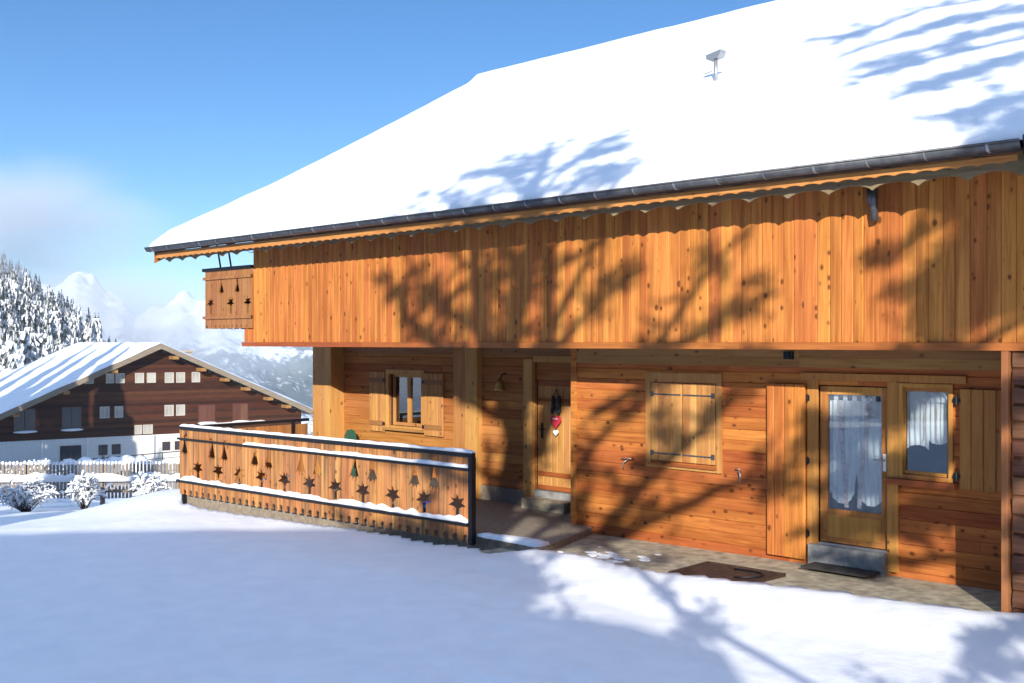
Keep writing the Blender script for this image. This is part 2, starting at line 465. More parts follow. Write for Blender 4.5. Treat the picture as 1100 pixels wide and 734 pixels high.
# recessed wall with the other window and the entrance
YB = .92
OPB = [(-5.62, -4.62, 1.15, 2.19), (-1.69, -.78, .25, 2.45)]
mb = MB(); hboards(mb, -7.1, 0.0, .25, 2.725, YB, .15, OPB, rseed=21, bulge=.003, ch=.009)
rw = mb.build('recessed_wall', M['recess'], house)
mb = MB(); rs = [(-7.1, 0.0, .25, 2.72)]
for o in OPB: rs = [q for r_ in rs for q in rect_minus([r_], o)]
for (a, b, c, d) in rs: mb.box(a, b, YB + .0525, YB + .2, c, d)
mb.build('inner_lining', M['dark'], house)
mb = MB(); mb.box(-7.06, -3.61, YB - .05, YB + .1, -.02, .249); mb.build('plinth', M['bark'], house)
mb = MB(); mb.box(-2.98, -1.905, YB - .05, YB + .1, -.02, .249); mb.build('plinth', M['wetconc'], house)
mb = MB(); mb.box(-.77, -.036, YB - .05, YB + .1, -.02, .249)
mb.build('plinth', M['concrete'], house)
mb = MB()                                  # end of the left gable wall
for i in range(3):
    mb.r = rng.random(); mb.box(-7.69 + .205 * i, -7.69 + .205 * (i + 1) - .003, .58, .62, -.2, 2.722)
mb.r = .8; mb.box(-7.685, -7.08, .621, YB + .2, -.3, 2.72)
mb.build('gable_wall_end', M['pale_v'], house)
mb = MB()
for x0, x1 in ((-3.60, -3.30), (-3.297, -2.99)):
    mb.r = rng.random(); mb.box(x0, x1, .78, YB - .004, 0, 2.722)
mb.build('pillar', M['pale_v'], house)
mb = MB(); mb.r = .3; mb.box(-7.07, -.04, YB - .03, YB - .006, 2.56, 2.722); mb.build('header_board', M['pale_x'], house)

# rooms behind the glass
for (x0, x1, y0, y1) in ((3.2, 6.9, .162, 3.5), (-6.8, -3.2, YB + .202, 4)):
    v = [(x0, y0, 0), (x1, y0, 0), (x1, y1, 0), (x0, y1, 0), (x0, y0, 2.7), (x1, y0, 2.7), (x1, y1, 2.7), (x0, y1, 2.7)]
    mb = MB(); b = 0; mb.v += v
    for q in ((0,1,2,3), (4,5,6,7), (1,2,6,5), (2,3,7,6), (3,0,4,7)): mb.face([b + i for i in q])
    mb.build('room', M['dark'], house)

# dark log wing to the right, with the post in front
mb = MB(); hboards(mb, 6.985, 15, -.3, 2.70, YU, .19, rseed=31, bulge=.022, ch=.02)
mb.r = .5; mb.box(6.986, 15, YU + .051, .0, -.3, 2.70)
mb.build('log_wall', M['darklog'], house)
mb = MB(); mb.r = .2; mb.box(6.885, 6.955, YU - .05, YU + .04, -.02, 2.70); mb.build('post', M['balcwood'], house)

# roof
PIT = .53; YE = -1.88; ZE = 4.60; YR = 7.28
XL, XR = -9.93, 16
def rz_(y): return ZE + PIT * (y - YE)
mb = MB()
for side in (0, 1):
    def rp(p, t, side=side):
        y, dz = p
        yy = y if side == 0 else 2 * YR - y
        return (XL + .04 if t == 0 else XR, yy, rz_(y) + dz)
    mb.prism([(YE + .09, -.0), (YR, -.0), (YR, -.12), (YE + .09, -.03)], rp)
roof = mb.build('roof', M['tile'], house)
TH_ = [(-1.88, .20), (-1.70, .25), (-1.45, .295), (-1.03, .275), (0, .225), (1.25, .18), (3.7, .19), (6.9, .25), (7.1, .27), (7.2, .36), (20, .36)]
def thick(y):
    for (a, p), (b, q) in zip(TH_, TH_[1:]):
        if y <= b: return p + (q - p) * sstep(a, b, y)
    return .36
def roof_snow():
    mb = MB(); mb.smooth = True
    nu, nv = 190, 64
    xs = [XL - .05, XL - .02, XL + .06] + [XL + .16 + (XR - XL) * (i / nu) for i in range(nu + 1)]
    S_ = YR - YE
    rows = []
    # section from the eave lip up over the ridge
    sec = []
    for j in range(9):
        a = math.pi * (j / 8) * .5
        sec.append((YE + .115 - .12 * math.cos(a) + .02 * j / 8, .115 + .115 * math.sin(a), 0))
    for j in range(1, nv + 1):
        t = j / nv
        sec.append((YE + .13 + t * (S_ - .13), None, t))
    for i, x in enumerate(xs):
        row = []
        ed = (x - xs[0])
        k = (.0, .75, .95)[i] if i < 3 else 1
        for (y, dz, t) in sec:
            tk = thick(max(y, YE)) + .014 * noise.noise(Vector((x * .5, y * .6, 2))) + .008 * noise.noise(Vector((x * 2, y * 2, 5)))
            if dz is None: h = tk * (.45 + .55 * k)
            else:
                h = dz * (.4 + .6 * k)
                y = y + .02 * noise.noise(Vector((x * 2.2, 0, 9))) + .012 * noise.noise(Vector((x * 7, 2, 9)))
            yy = YE + (y - YE)
            row.append((x + .03 * noise.noise(Vector((y * 1.3, 4, 4))) * (1 if i == 0 else 0), yy, rz_(max(y, YE)) + h))
        # soft ridge and far slope
        topz = row[-1][2]
        for q in (.15, .4, 1.2, 4, 9):
            row.append((x, YR + q, topz + .02 * (q < .3) - PIT * max(0, q - .12)))
        rows.append(row)
    m = len(rows[0]); b = len(mb.v)
    for row in rows: mb.v += row
    for i in range(len(rows) - 1):
        for j in range(m - 1): mb.face([b + i*m + j, b + (i+1)*m + j, b + (i+1)*m + j + 1, b + i*m + j + 1])
    # closing verge face down to the deck
    e = len(mb.v)
    for j in range(m):
        p = rows[0][j]
        yy = p[1]; zd = rz_(min(yy, 2 * YR - yy) if yy > YR else max(yy, YE)) + .003
        mb.v.append((p[0] + .03, yy, zd))
    for j in range(m - 1): mb.face([b + j, b + j + 1, e + j + 1, e + j])
    return mb.build('snow_layer', M['snow'], roof)
roof_snow()
# verge board on the left gable
mb = MB(); mb.prism([(YE + .12, -.26), (YR, -.3), (YR, -.03), (YE + .12, -.03)], lambda p, t: (XL + (.0 if t == 0 else .035), p[0], rz_(p[0]) + p[1]))
mb.build('barge_board', M['trim'], roof)
# rafters under the eave
x = -9.4
while x < 8:
    mb = MB(); mb.r = rng.random(); mb.prism([(YE + .32, -.16), (YU, -.2), (YU, -.125), (YE + .32, -.125)], lambda p, t, x=x: (x + .1 * t, p[0], rz_(p[0]) + p[1])); x += .95
    mb.build('rafter', M['soffit'], roof)

def arches(x0, x1, zt, zb, period, depth, ph=0.0, n=8, cusp=True):
    """outline of a board whose lower edge is cut into arches"""
    pts = [(x0, zt)]
    x = x0; low = []
    k0 = math.floor((x0 - ph) / period)
    N_ = int((x1 - x0) / period * n)
    for i in range(N_ + 1):
        xx = x0 + (x1 - x0) * i / N_
        u = ((xx - ph) / period) % 1.0
        low.append((xx, zb + depth * math.sqrt(max(0, 1 - (2 * u - 1) ** 2))))
    return [(x0, zt)] + low + [(x1, zt)]
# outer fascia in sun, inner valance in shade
mb = MB(); mb.sheet(arches(-9.86, 7.27, 4.605, 4.478, .215, .03), [], .025, lambda u, w, d: (u, -1.75 + d, w + (max(0, u + 3) * .004 if w < 4.58 else 0)))
mb.build('fascia_board', M['fascia'], roof)
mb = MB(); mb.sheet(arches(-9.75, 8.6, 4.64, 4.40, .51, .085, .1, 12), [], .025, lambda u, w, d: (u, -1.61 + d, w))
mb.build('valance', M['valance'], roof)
# gutter: half round trough with clips
mb = MB(); mb.smooth = True
n = 12
prof = [(math.cos(math.pi + math.pi * k / n) * .078, math.sin(math.pi + math.pi * k / n) * .078) for k in range(n + 1)]
inner = [(p[0] * .93, p[1] * .93) for p in reversed(prof)]
bead = [(-.078 - .012 + .012 * math.cos(a), .0 + .012 * math.sin(a)) for a in (0, 1.57, 3.14, 4.71)]
XG0, XG1 = -9.97, 7.36
mb.prism(prof + inner, lambda p, t: (XG0 if t == 0 else XG1, -1.87 + p[0], 4.705 + p[1]))
mb.tube([(XG0, -1.952, 4.708), (XG1, -1.952, 4.708)], .013, 6)
mb.smooth = False
mb.prism([(p[0], p[1]) for p in prof], lambda p, t: (XG0 - .006 + .006 * t, -1.87 + p[0], 4.705 + p[1]))
gut = mb.build('gutter', M['zinc'], roof)
x = -9.7; i = 0
while x < 7.3:
    mb = MB()
    w = .016 if i % 3 else .03
    pr = [(math.cos(math.pi + math.pi * k / n) * .083, math.sin(math.pi + math.pi * k / n) * .083) for k in range(n + 1)]
    pi_ = [(p[0] * .95, p[1] * .95) for p in reversed(pr)]
    mb.prism(pr + pi_, lambda p, t: (x + w * t, -1.87 + p[0], 4.706 + p[1]))
    mb.box(x, x + w, -1.961, -1.79, 4.708, 4.714)
    mb.build('gutter_clip', M['zinclip'], gut)
    x += .62; i += 1
mb = MB(); mb.smooth = True
mb.tube([(7.42, -1.87, 4.76), (7.42, -1.87, 4.6), (7.44, -1.7, 4.42), (7.5, -1.4, 4.25), (7.57, -1.22, 4.0), (7.57, -1.22, .0)], .055, 10)
mb.build('downpipe', M['iron'], house)
mb = MB(); mb.box(7.48, XR, -1.93, -1.8, 4.45, 4.70); mb.build('eave_board', M['iron'], roof)
# short outlet on the front, under the eave
mb = MB(); mb.smooth = True
mb.tube([(5.5, -1.2, 4.50), (5.5, -1.2, 4.36), (5.51, -1.19, 4.33), (5.515, -1.17, 4.14)], [.062, .06, .045, .042], 10)
mb.build('pipe_outlet', M['zinc'], house)
# vent with a tilted cap, standing out of the roof snow
vx, vy = .96, 2.40; vz = rz_(vy) + .1
mb = MB(); mb.smooth = True; mb.tube([(vx, vy, vz), (vx, vy, vz + .44)], .032, 10)
mb.tube([(vx - .22, vy, vz + .22), (vx - .02, vy, vz + .25)], .009, 6)
vent = mb.build('vent_pipe', M['zinclip'], roof)
mb = MB(); mb.prism([(-.14, -.03), (-.10, -.06), (.10, -.03), (.14, .03), (.14, .08), (-.14, .03)], lambda p, t: (vx + .0 + p[0], vy - .08 + .16 * t, vz + .47 + p[1]))
mb.build('cap', M['zinclip'], vent)

# ---------------- balcony on the gable
def star(cx, cz, r=.085, stem=.13, sw=.022):
    pts = []
    n = 7
    for k in range(2 * n):
        a = -math.pi / 2 + math.pi * k / n + math.pi / n
        rr = r if k % 2 == 0 else r * .5
        if k == 2 * n - 1: continue
        pts.append((cx + 1.25 * rr * math.cos(a), cz + rr * math.sin(a)))
    # the stem replaces the lowest notch
    pts.append((cx - sw, cz - r * .42)); pts.append((cx - sw, cz - r - stem)); pts.append((cx + sw, cz - r - stem)); pts.append((cx + sw, cz - r * .42))
    return pts
def bell(cx, cz, s=1, h=.25):
    P = [(-.10, -.10), (-.055, -.07), (-.035, -.145), (0, -.08), (.04, -.145), (.055, -.07), (.10, -.10), (.065, 0), (.045, .06), (.04, .11), (.022, .165), (-.015, .20), (-.07, .205), (-.07, .182), (-.022, .175), (-.006, .15), (-.01, .11), (-.03, .06), (-.06, 0)]
    k = h / .33
    return [(cx + s * a * k, cz + b * k) for a, b in P]
def notched(x0, x1, zt, zb, period, nw, nh, ph=0.0):
    low = [(x0, zb)]; x = x0 + period * .5
    while x < x1 - nw:
        low += [(x - nw * .35, zb), (x - nw * .5, zb + nh * .45), (x - nw * .42, zb + nh * .8), (x, zb + nh), (x + nw * .42, zb + nh * .8), (x + nw * .5, zb + nh * .45), (x + nw * .35, zb)]
        x += period
    return [(x0, zt)] + low + [(x1, zb), (x1, zt)]
def board_panel(mb, x0, x1, zt, zb, period, holes, place, rseed, width=.17, nw=.06, nh=.09, th=.024):
    """one cut-out panel, then split into boards by tone: the grooves are thin gaps between boards"""
    out = notched(x0, x1, zt, zb, period, nw, nh)
    mb.sheet(out, holes, th, place)

bal = thing('x', 'x', 'x'); bpy.data.objects.remove(bal)
mb = MB(); mb.r = .5
holes = []
for cx in (-8.78, -8.02, -7.40): holes.append(star(cx, 3.57, .12, .10, .035))
holes += [bell(-8.36, 3.86, -1, .36), bell(-7.78, 3.86, 1, .36)]
out = notched(-8.98, -7.24, 4.21, 3.06, .16, .06, .07)
mb.sheet(out, holes, .03, lambda u, w, d: (u, YU - .042 + d, w))
bp_ = mb.build('balcony', M['balcwood'], house)
mb = MB(); mb.box(-9.06, -7.25, YU - .07, YU + .06, 4.21, 4.275)
mb.box(-9.06, -8.94, YU + .061, 8, 4.21, 4.275)
mb.build('handrail', M['iron'], bp_)
mb = MB()
for z in (4.04, 3.25):
    mb = MB(); mb.r = rng.random(); mb.box(-9.03, -7.22, YU - .075, YU - .043, z, z + .055); mb.build('rail', M['balcwood'], bp_)
mb = MB(); mb.sheet(notched(YU + .03, 8, 4.21, 3.06, .16, .06, .07), [], .03, lambda u, w, d: (-8.98 + d, u, w))
mb.build('side_panel', M['balcwood'], bp_)
mb = MB(); mb.box(-8.94, -7.56, YU + .0, 8, 3.13, 3.22); mb.build('balcony_floor', M['soffit'], bp_)
for yy, xx in ((-1.0, -8.62), (-1.0, -8.22)):
    mb = MB(); mb.tube([(xx, yy, 4.27), (xx - .3, yy + .05, 5.0)], .02, 6); mb.build('stay', M['iron'], bp_)

# ---------------- closed shutters on the front wall
mb = MB()
for i, (x0, x1, z0, z1) in enumerate(((1.42, 1.51, 1.0, 2.36), (2.635, 2.72, 1.0, 2.36), (1.512, 2.633, 2.225, 2.36), (1.512, 2.633, 1.0, 1.075))):
    mb.r = rng.random(); mb.box(x0, x1, -.034, -.006, z0, z1)
sw = mb.build('shuttered_window', M['pale_v'], house)
for x0, x1, sd in ((1.525, 2.06, 1), (2.075, 2.62, 2)):
    mb = MB(); vboards(mb, x0, x1, 1.11, 2.21, -.045, .12, th=.035, rseed=40 + sd)
    sh = mb.build('shutter', M['pale_v'], sw)
    for zz in (2.04, 1.20):
        mb = MB(); mb.box(x0 + .01, x1 - .01, -.053, -.047, zz, zz + .02); mb.box((x0 if sd == 1 else x1 - .05), (x0 + .05 if sd == 1 else x1), -.058, -.0475, zz - .02, zz + .05)
        o = mb.build('strap_hinge', M['zinc'], sw)
mb = MB(); mb.r = .2; mb.box(1.50, 2.64, -.075, -.035, 1.045, 1.073); mb.build('sill', M['trim'], sw)
# taps
for tx, tz, k in ((1.09, 1.03, 0), (3.01, 1.0, 1)):
    mb = MB(); mb.smooth = True
    if k == 0:
        mb.tube([(tx, .0, tz + .03), (tx, -.07, tz + .03), (tx - .04, -.08, tz + .0), (tx - .04, -.08, tz - .08)], .009, 8)
        mb.tube([(tx - .09, -.07, tz + .06), (tx + .10, -.07, tz + .065)], .008, 6)
    else:
        mb.tube([(tx, .0, tz + .05), (tx, -.06, tz + .06), (tx + .03, -.07, tz + .02), (tx + .03, -.07, tz - .09)], .012, 8)
        mb.tube([(tx - .05, -.06, tz + .09), (tx + .03, -.07, tz + .09)], .008, 6)
    mb.build('water_tap', M['zinclip'], house)
# lamp under the header
mb = MB(); mb.box(3.71, 3.83, -.09, -.031, 2.57, 2.67); mb.box(3.74, 3.80, -.11, -.0905, 2.585, 2.64)
mb.build('wall_lamp', M['iron'], house)

# ---------------- glazed door, its open shutter and the small window
def frame_rect(mb, x0, x1, z0, z1, w, y0, y1, wb=None):
    wb = w if wb is None else wb
    for q in ((x0, x0 + w, z0, z1), (x1 - w, x1, z0, z1), (x0 + w + .0005, x1 - w - .0005, z1 - w, z1), (x0 + w + .0005, x1 - w - .0005, z0, z0 + wb)):
        mb.r = rng.random(); mb.box(q[0], q[1], y0, y1, q[2], q[3])
mb = MB()
mb.r = .4; mb.box(4.02, 4.17, -.032, .04, .02, 2.31); mb.r = .6; mb.box(5.10, 5.235, -.032, .04, .02, 2.31)
mb.r = .7; mb.box(3.93, 6.06, -.045, -.006, 2.312, 2.40)
dr = mb.build('glazed_door', M['oak_v'], house)
mb = MB(); frame_rect(mb, 4.172, 5.098, .27, 2.235, .1, .03, .075, .42); mb.r = .5; mb.box(4.28, 4.99, .02, .029, .34, .62)
mb.build('leaf', M['oak_v'], dr)
mb = MB(); mb.box(4.27, 5.0, .048, .052, .69, 2.136); mb.build('pane', M['glass'], dr)
mb = MB(); mb.box(5.018, 5.062, .022, .0295, 1.22, 1.43); mb.build('handle_plate', M['white'], dr)
mb = MB(); mb.smooth = True; mb.tube([(5.04, .02, 1.35), (5.04, -.035, 1.35), (4.93, -.04, 1.36)], .011, 8); mb.build('handle', M['steel'], dr)
mb = MB(); mb.box(4.173, 5.097, -.02, .09, .235, .262); mb.build('threshold', M['steel'], dr)
mb = MB(); mb.box(4.07, 5.09, -.10, .2, -.06, .233); mb.build('doorstep', M['stepconc'], house)
mb = MB(); vboards(mb, 3.455, 4.012, .02, 2.25, -.085, .125, th=.032, rseed=51)
ds = mb.build('door_shutter', M['facade'], house)
for zz in (.35, 1.28, 2.08):
    mb = MB(); mb.tube([(4.03, -.05, zz - .05), (4.03, -.05, zz + .05)], .013, 8); mb.box(4.02, 4.055, -.042, -.034, zz - .035, zz + .035); mb.build('hinge', M['iron'], ds)
mb = MB(); frame_rect(mb, 5.24, 5.90, 1.16, 2.30, .05, -.03, .04)
wd = mb.build('window', M['oak_v'], house)
mb = MB(); frame_rect(mb, 5.262, 5.858, 1.212, 2.248, .042, .02, .06); mb.build('sash', M['oak_v'], wd)
mb = MB(); mb.box(5.30, 5.82, .038, .042, 1.25, 2.21); mb.build('pane', M['glass'], wd)
mb = MB(); mb.r = .3; mb.box(5.10, 5.95, -.10, -.031, 1.085, 1.155); mb.build('sill', M['trim'], wd)
mb = MB(); vboards(mb, 5.985, 6.50, 1.10, 2.25, -.05, .13, th=.035, rseed=53); ws = mb.build('shutter', M['oak_v'], wd)
for zz in (1.24, 2.12):
    mb = MB(); mb.box(5.91, 6.0, -.056, -.0505, zz - .02, zz + .02); mb.box(5.93, 5.97, -.06, -.0565, zz - .06, zz + .06); mb.tube([(5.955, -.055, zz - .05), (5.955, -.055, zz + .05)], .018, 8)
    mb.build('hinge', M['iron'], wd)
mb = MB(); mb.r = .4; mb.box(5.10, 5.185, -.03, -.006, .02, 1.083); mb.build('trim_board', M['frontwall'], house)

# ---------------- window with open shutters on the recessed wall
mb = MB(); frame_rect(mb, -5.70, -4.55, 1.09, 2.255, .085, YB - .03, YB - .006)
rwn = mb.build('window', M['pale_v'], house)
mb = MB(); frame_rect(mb, -5.612, -4.628, 1.175, 2.17, .06, YB + .09, YB + .13); mb.r = .4; mb.box(-5.165, -5.075, YB + .08, YB + .135, 1.236, 2.109)
mb.build('sash', M['pale_v'], rwn)
mb = MB(); mb.box(-5.55, -5.166, YB + .11, YB + .114, 1.236, 2.109); mb.box(-5.074, -4.69, YB + .11, YB + .114, 1.236, 2.109); mb.build('pane', M['glass'], rwn)
mb = MB(); mb.r = .6; mb.box(-5.74, -4.52, YB - .09, YB - .031, 1.085, 1.13); mb.build('sill', M['pale_x'], rwn)
for x0, x1, sd in ((-6.19, -5.715, 61), (-4.535, -4.0, 62)):
    mb = MB(); vboards(mb, x0, x1, 1.04, 2.2, YB - .05, .13, th=.035, rseed=sd); s_ = mb.build('shutter', M['pale_v'], rwn)
    for zz in (1.2, 2.04):
        mb = MB(); mb.r = .3; mb.box(x0 + .02, x1 - .02, YB - .064, YB - .0505, zz - .045, zz + .045); mb.build('shutter_ledge', M['pale_x'], rwn)
        mb = MB(); q = x1 if sd == 61 else x0; mb.box(q - .03, q + .03, YB - .07, YB - .0645, zz - .03, zz + .03); mb.build('hinge', M['iron'], rwn)

# ---------------- entrance door in the porch
mb = MB(); mb.r = .8; mb.box(-1.90, -1.695, YB - .07, YB + .0, 0.0, 2.50); mb.r = .5; mb.box(-1.69, -.04, YB - .05, YB - .006, 2.452, 2.555)
mb.r = .3; mb.box(-.775, -.05, YB - .045, YB - .006, .252, 2.45)
ed = mb.build('entrance_door', M['pale_v'], house)
mb = MB(); vboards(mb, -1.685, -.782, .29, 2.14, YB + .06, .15, th=.045, rseed=71); mb.build('leaf', M['pale_v'], ed)
for z0, z1 in ((2.05, 2.13), (1.78, 1.84), (.53, .60), (.30, .37)):
    mb = MB(); mb.r = .1; mb.box(-1.66, -.80, YB + .035, YB + .0595, z0, z1); mb.build('ledge', M['trim'], ed)
mb = MB(); mb.r = .2; mb.box(-1.688, -.778, YB + .04, YB + .1, 2.145, 2.45); mb.build('transom', M['recess'], ed)
mb = MB(); mb.box(-1.60, -1.555, YB + .045, YB + .0595, 1.16, 1.42); mb.build('handle_plate', M['iron'], ed)
mb = MB(); mb.smooth = True; mb.tube([(-1.58, YB + .05, 1.32), (-1.58, YB - .01, 1.32), (-1.46, YB - .015, 1.32)], .012, 8); mb.build('handle', M['iron'], ed)
mb = MB(); mb.box(-1.72, -.76, YB - .30, YB + .2, -.02, .17); mb.build('doorstep', M['concrete'], house)
mb = MB(); mb.box(-1.70, -.77, YB - .04, YB + .15, .171, .285); mb.build('threshold', M['stepconc'], ed)

# ------------------------------------------------------------------ things on and by the house
# pair of felt boots and hearts hanging on the entrance door
y0 = YB + .03
dec = thing('door_ornament', 'dark felt boots above a red and a white heart, hanging on the porch door', 'ornament', (-1.2, y0, 1.7))
mb = MB(); mb.smooth = True
for sx in (-.085, .085):
    mb.tube([(sx * .8, -.035, .19), (sx * .8, -.035, .0), (sx * .8, -.04, -.04)], [.028, .034, .032], 10)
    mb.tube([(sx * .8, -.04, -.02), (sx * .8 + .01, -.06, -.06), (sx * .8 + .015, -.08, -.11)], [.04, .036, .015], 8)
mb.build('boot', M['boot'], dec)
mb = MB(); mb.tube([(-.068, -.035, .19), (0, -.03, .30), (.068, -.035, .19)], .008, 5); mb.tube([(0, -.03, .38), (0, -.05, -.1)], .004, 4); mb.build('cord', M['iron'], dec)
def heart(s, cz, d=.03):
    return [(s * (16 * math.sin(t) ** 3) / 16, cz + s * (13 * math.cos(t) - 5 * math.cos(2*t) - 2 * math.cos(3*t) - math.cos(4*t)) / 16) for t in [2 * math.pi * k / 28 for k in range(28)]]
mb = MB(); mb.sheet(heart(.12, -.23), [], .03, lambda u, w, d: (u * .95, -.06 + d, w)); mb.build('red_heart', M['red'], dec)
mb = MB()
for k, (a, b) in enumerate(((-.055, -.035), (-.03, -.012), (-.005, .012), (.02, .035), (.042, .055))): mb.box(a, b, -.0635, -.0605, -.20, -.18 + .008 * (k % 2))
mb.build('writing', M['white'], dec)
mb = MB(); mb.sheet(heart(.055, -.42), [], .025, lambda u, w, d: (u, -.055 + d, w)); mb.build('white_heart', M['white'], dec)
# bell on the porch wall
mb = MB(); mb.smooth = True
for k in range(1):
    P = [(.02, .13), (.055, .12), (.085, .08), (.10, 0), (.115, -.09), (.135, -.13), (.12, -.13), (.09, -.06)]
    n = 18; b = len(mb.v)
    for r_, z in P:
        for i in range(n): mb.v.append((-2.39 + .75 * r_ * math.cos(2*math.pi*i/n), YB - .15 + .75 * r_ * math.sin(2*math.pi*i/n) , 2.05 + .75 * z))
    for j in range(len(P) - 1):
        for i in range(n): mb.face([b + j*n + i, b + j*n + (i+1) % n, b + (j+1)*n + (i+1) % n, b + (j+1)*n + i])
bell_o = thing('cowbell', 'brass cowbell hanging on the porch wall left of the entrance door', 'bell', (0, 0, 0))
mb.build('bell_body', M['brass'], bell_o)
mb = MB(); mb.tube([(-2.39, YB - .15, 2.15), (-2.39, YB - .1, 2.22), (-2.39, YB - .01, 2.24)], .014, 6); mb.build('strap', M['bark'], bell_o)

# curtains behind the two panes
def curtain_panel(mb, xa, xb, zt, zb, y, waves, inner=None, curve=0.0):
    nu, nv = 48, 24; b = len(mb.v)
    for j in range(nv + 1):
        t = j / nv
        for i in range(nu + 1):
            u = i / nu
            x = xa + (xb - xa) * u
            zbot = zb + curve * abs(2 * u - 1) ** 2.5
            if inner == 'R': x = xa + (xb - xa) * u * (1 - .18 * sstep(.45, 1, t) * (1))
            if inner == 'L': x = xb - (xb - xa) * (1 - u) * (1 - .18 * sstep(.45, 1, t))
            mb.v.append((x, y + .016 * math.sin(u * waves * 6.283 + .8 * math.sin(3 * t)) * (1 - .3 * t), zt + (zbot - zt) * t))
    for j in range(nv):
        for i in range(nu): mb.face([b + j*(nu+1) + i, b + j*(nu+1) + i + 1, b + (j+1)*(nu+1) + i + 1, b + (j+1)*(nu+1) + i])
cu = thing('curtain', 'pair of sheer white curtains with check ribbon edging behind the glazed door', 'curtain', (4.63, .095, 0), group='sheer curtains')
mb = MB(); mb.smooth = True
curtain_panel(mb, -.36, .05, 2.06, .76, 0, 5, 'R', .14); curtain_panel(mb, -.05, .36, 2.06, .76, .012, 5, 'L', .14)
mb.build('sheer', M['sheer'], cu)
mb = MB()
def band(mb, pts, w, y):
    for (xa, za), (xb, zb) in zip(pts, pts[1:]):
        b = len(mb.v); mb.v += [(xa - w, y, za), (xa + w, y, za), (xb + w, y, zb), (xb - w, y, zb)]; mb.face([b, b+1, b+2, b+3])
band(mb, [(-.21, 2.05), (-.19, 1.6), (-.155, 1.25), (-.13, .95), (-.12, .72)], .028, -.02)
band(mb, [(.17, 2.05), (.13, 1.6), (.09, 1.25), (.06, .95), (.05, .72)], .028, -.02)
mb.build('ribbon', M['ribbon'], cu)
mb = MB(); mb.box(-.37, .37, -.003, .0, 2.06, 2.13); mb.build('header', M['sheer'], cu)
mb = MB()
for k in range(6): mb.box(-.36 + k * .125, -.30 + k * .125, -.012, -.006, 2.06, 2.125)
mb.build('check', M['black'], cu)
cu = thing('curtain', 'short sheer white curtain with a small heart behind the window right of the glazed door', 'curtain', (5.56, .10, 0), group='sheer curtains')
mb = MB(); mb.smooth = True; curtain_panel(mb, -.27, .0, 2.12, 1.56, 0, 4, None, -.05); curtain_panel(mb, -.01, .23, 2.12, 1.58, .01, 4, None, .05); mb.build('sheer', M['sheer'], cu)
mb = MB(); curtain_panel(mb, -.26, .26, 2.21, 2.08, -.03, 8); mb.build('header', M['sheer'], cu)
mb = MB(); mb.sheet(heart(.045, 2.13), [heart(.03, 2.13)], .004, lambda u, w, d: (u, -.05 + d, w)); mb.build('heart', M['ribbon'], cu)
mb = MB(); band(mb, [(-.05, 2.1), (-.05, 1.66), (-.07, 1.6)], .008, -.02); band(mb, [(.1, 2.1), (.1, 1.64), (.13, 1.58)], .008, -.02); mb.build('ribbon', M['ribbon'], cu)

# mat and steel cover on the path
mt = MB(); mt.box(4.18, 5.06, -.47, -.12, .0, .022)
o = mt.build('doormat', M['mat']); tag(o, 'dark doormat lying on the concrete below the glazed door', 'doormat')
hx = thing('metal_cover', 'rusty brown steel cover with a bent wire on the concrete, edged by snow', 'metal cover', (3.70, -1.22, -.03), R(2))
mb = MB(); mb.box(-.52, .50, -.52, .26, -.05, .012); mb.build('plate', M['rust'], hx)
mb = MB(); mb.box(-.56, .54, .261, .31, -.05, .026); mb.box(-.57, -.521, -.56, .26, -.05, .026); mb.box(.501, .54, -.5, .26, -.05, .022); mb.build('rim', M['rust'], hx)
mb = MB(); mb.smooth = True; mb.tube([(-.05, .1, .03)] + [(.1 + .36 * math.sin(a), -.12 + .24 * math.cos(a), .03 + .02 * math.sin(a)) for a in [k * .35 for k in range(9)]], .012, 6); mb.build('wire', M['iron'], hx)

# green chair
ch = thing('garden_chair', 'green plastic garden chair behind the terrace railing, only its rounded backrest showing', 'chair', (-6.62, .42, 0), R(-8))
mb = MB()
outl = [(-.24, .42), (-.245, .8), (-.22, .93), (-.14, 1.02), (0, 1.05), (.14, 1.02), (.22, .93), (.245, .8), (.24, .42)]
hl = [[(-.17 + .1 * k, .5), (-.11 + .1 * k, .5), (-.11 + .1 * k, .86), (-.17 + .1 * k, .86)] for k in range(4)]
mb.sheet(outl, hl, .02, lambda u, w, d: (u, .22 + d + (w - .42) * .12, w)); mb.build('backrest', M['green'], ch)
mb = MB(); mb.box(-.23, .23, -.24, .22, .40, .425); mb.build('seat', M['green'], ch)
for sx in (-.22, .22):
    for sy in (-.22, .22):
        mb = MB(); mb.tube([(sx, sy, .4), (sx * 1.1, sy * 1.12, 0)], [.025, .02], 6); mb.build('leg', M['green'], ch)
    mb = MB(); mb.tube([(sx * 1.05, .25, .66), (sx * 1.1, -.05, .67), (sx * 1.1, -.2, .64), (sx, -.22, .41)], .02, 6); mb.build('armrest', M['green'], ch)
# blue bucket behind the boards
bk = thing('bucket', 'bright blue bucket glimpsed through a cut-out near the right end of the railing', 'bucket', (-1.75, -1.35, 0))
mb = MB(); mb.smooth = True; mb.tube([(0, 0, 0), (0, 0, .28), (0, 0, .30)], [.11, .15, .155], 16); mb.build('pail', M['blue'], bk)
mb = MB(); mb.tube([(-.15, 0, .29), (-.1, -.08, .36), (.1, -.08, .36), (.15, 0, .29)], .006, 5); mb.build('handle', M['steel'], bk)

# ------------------------------------------------------------------ terrace railing
A0 = (-.319, -1.833); LEN = 7.61; ROT = math.atan2(-.052, -.999)
rl = thing('terrace_railing', 'snow-topped black metal railing with carved wooden boards round the terrace', 'railing', (A0[0], A0[1], 0), ROT)
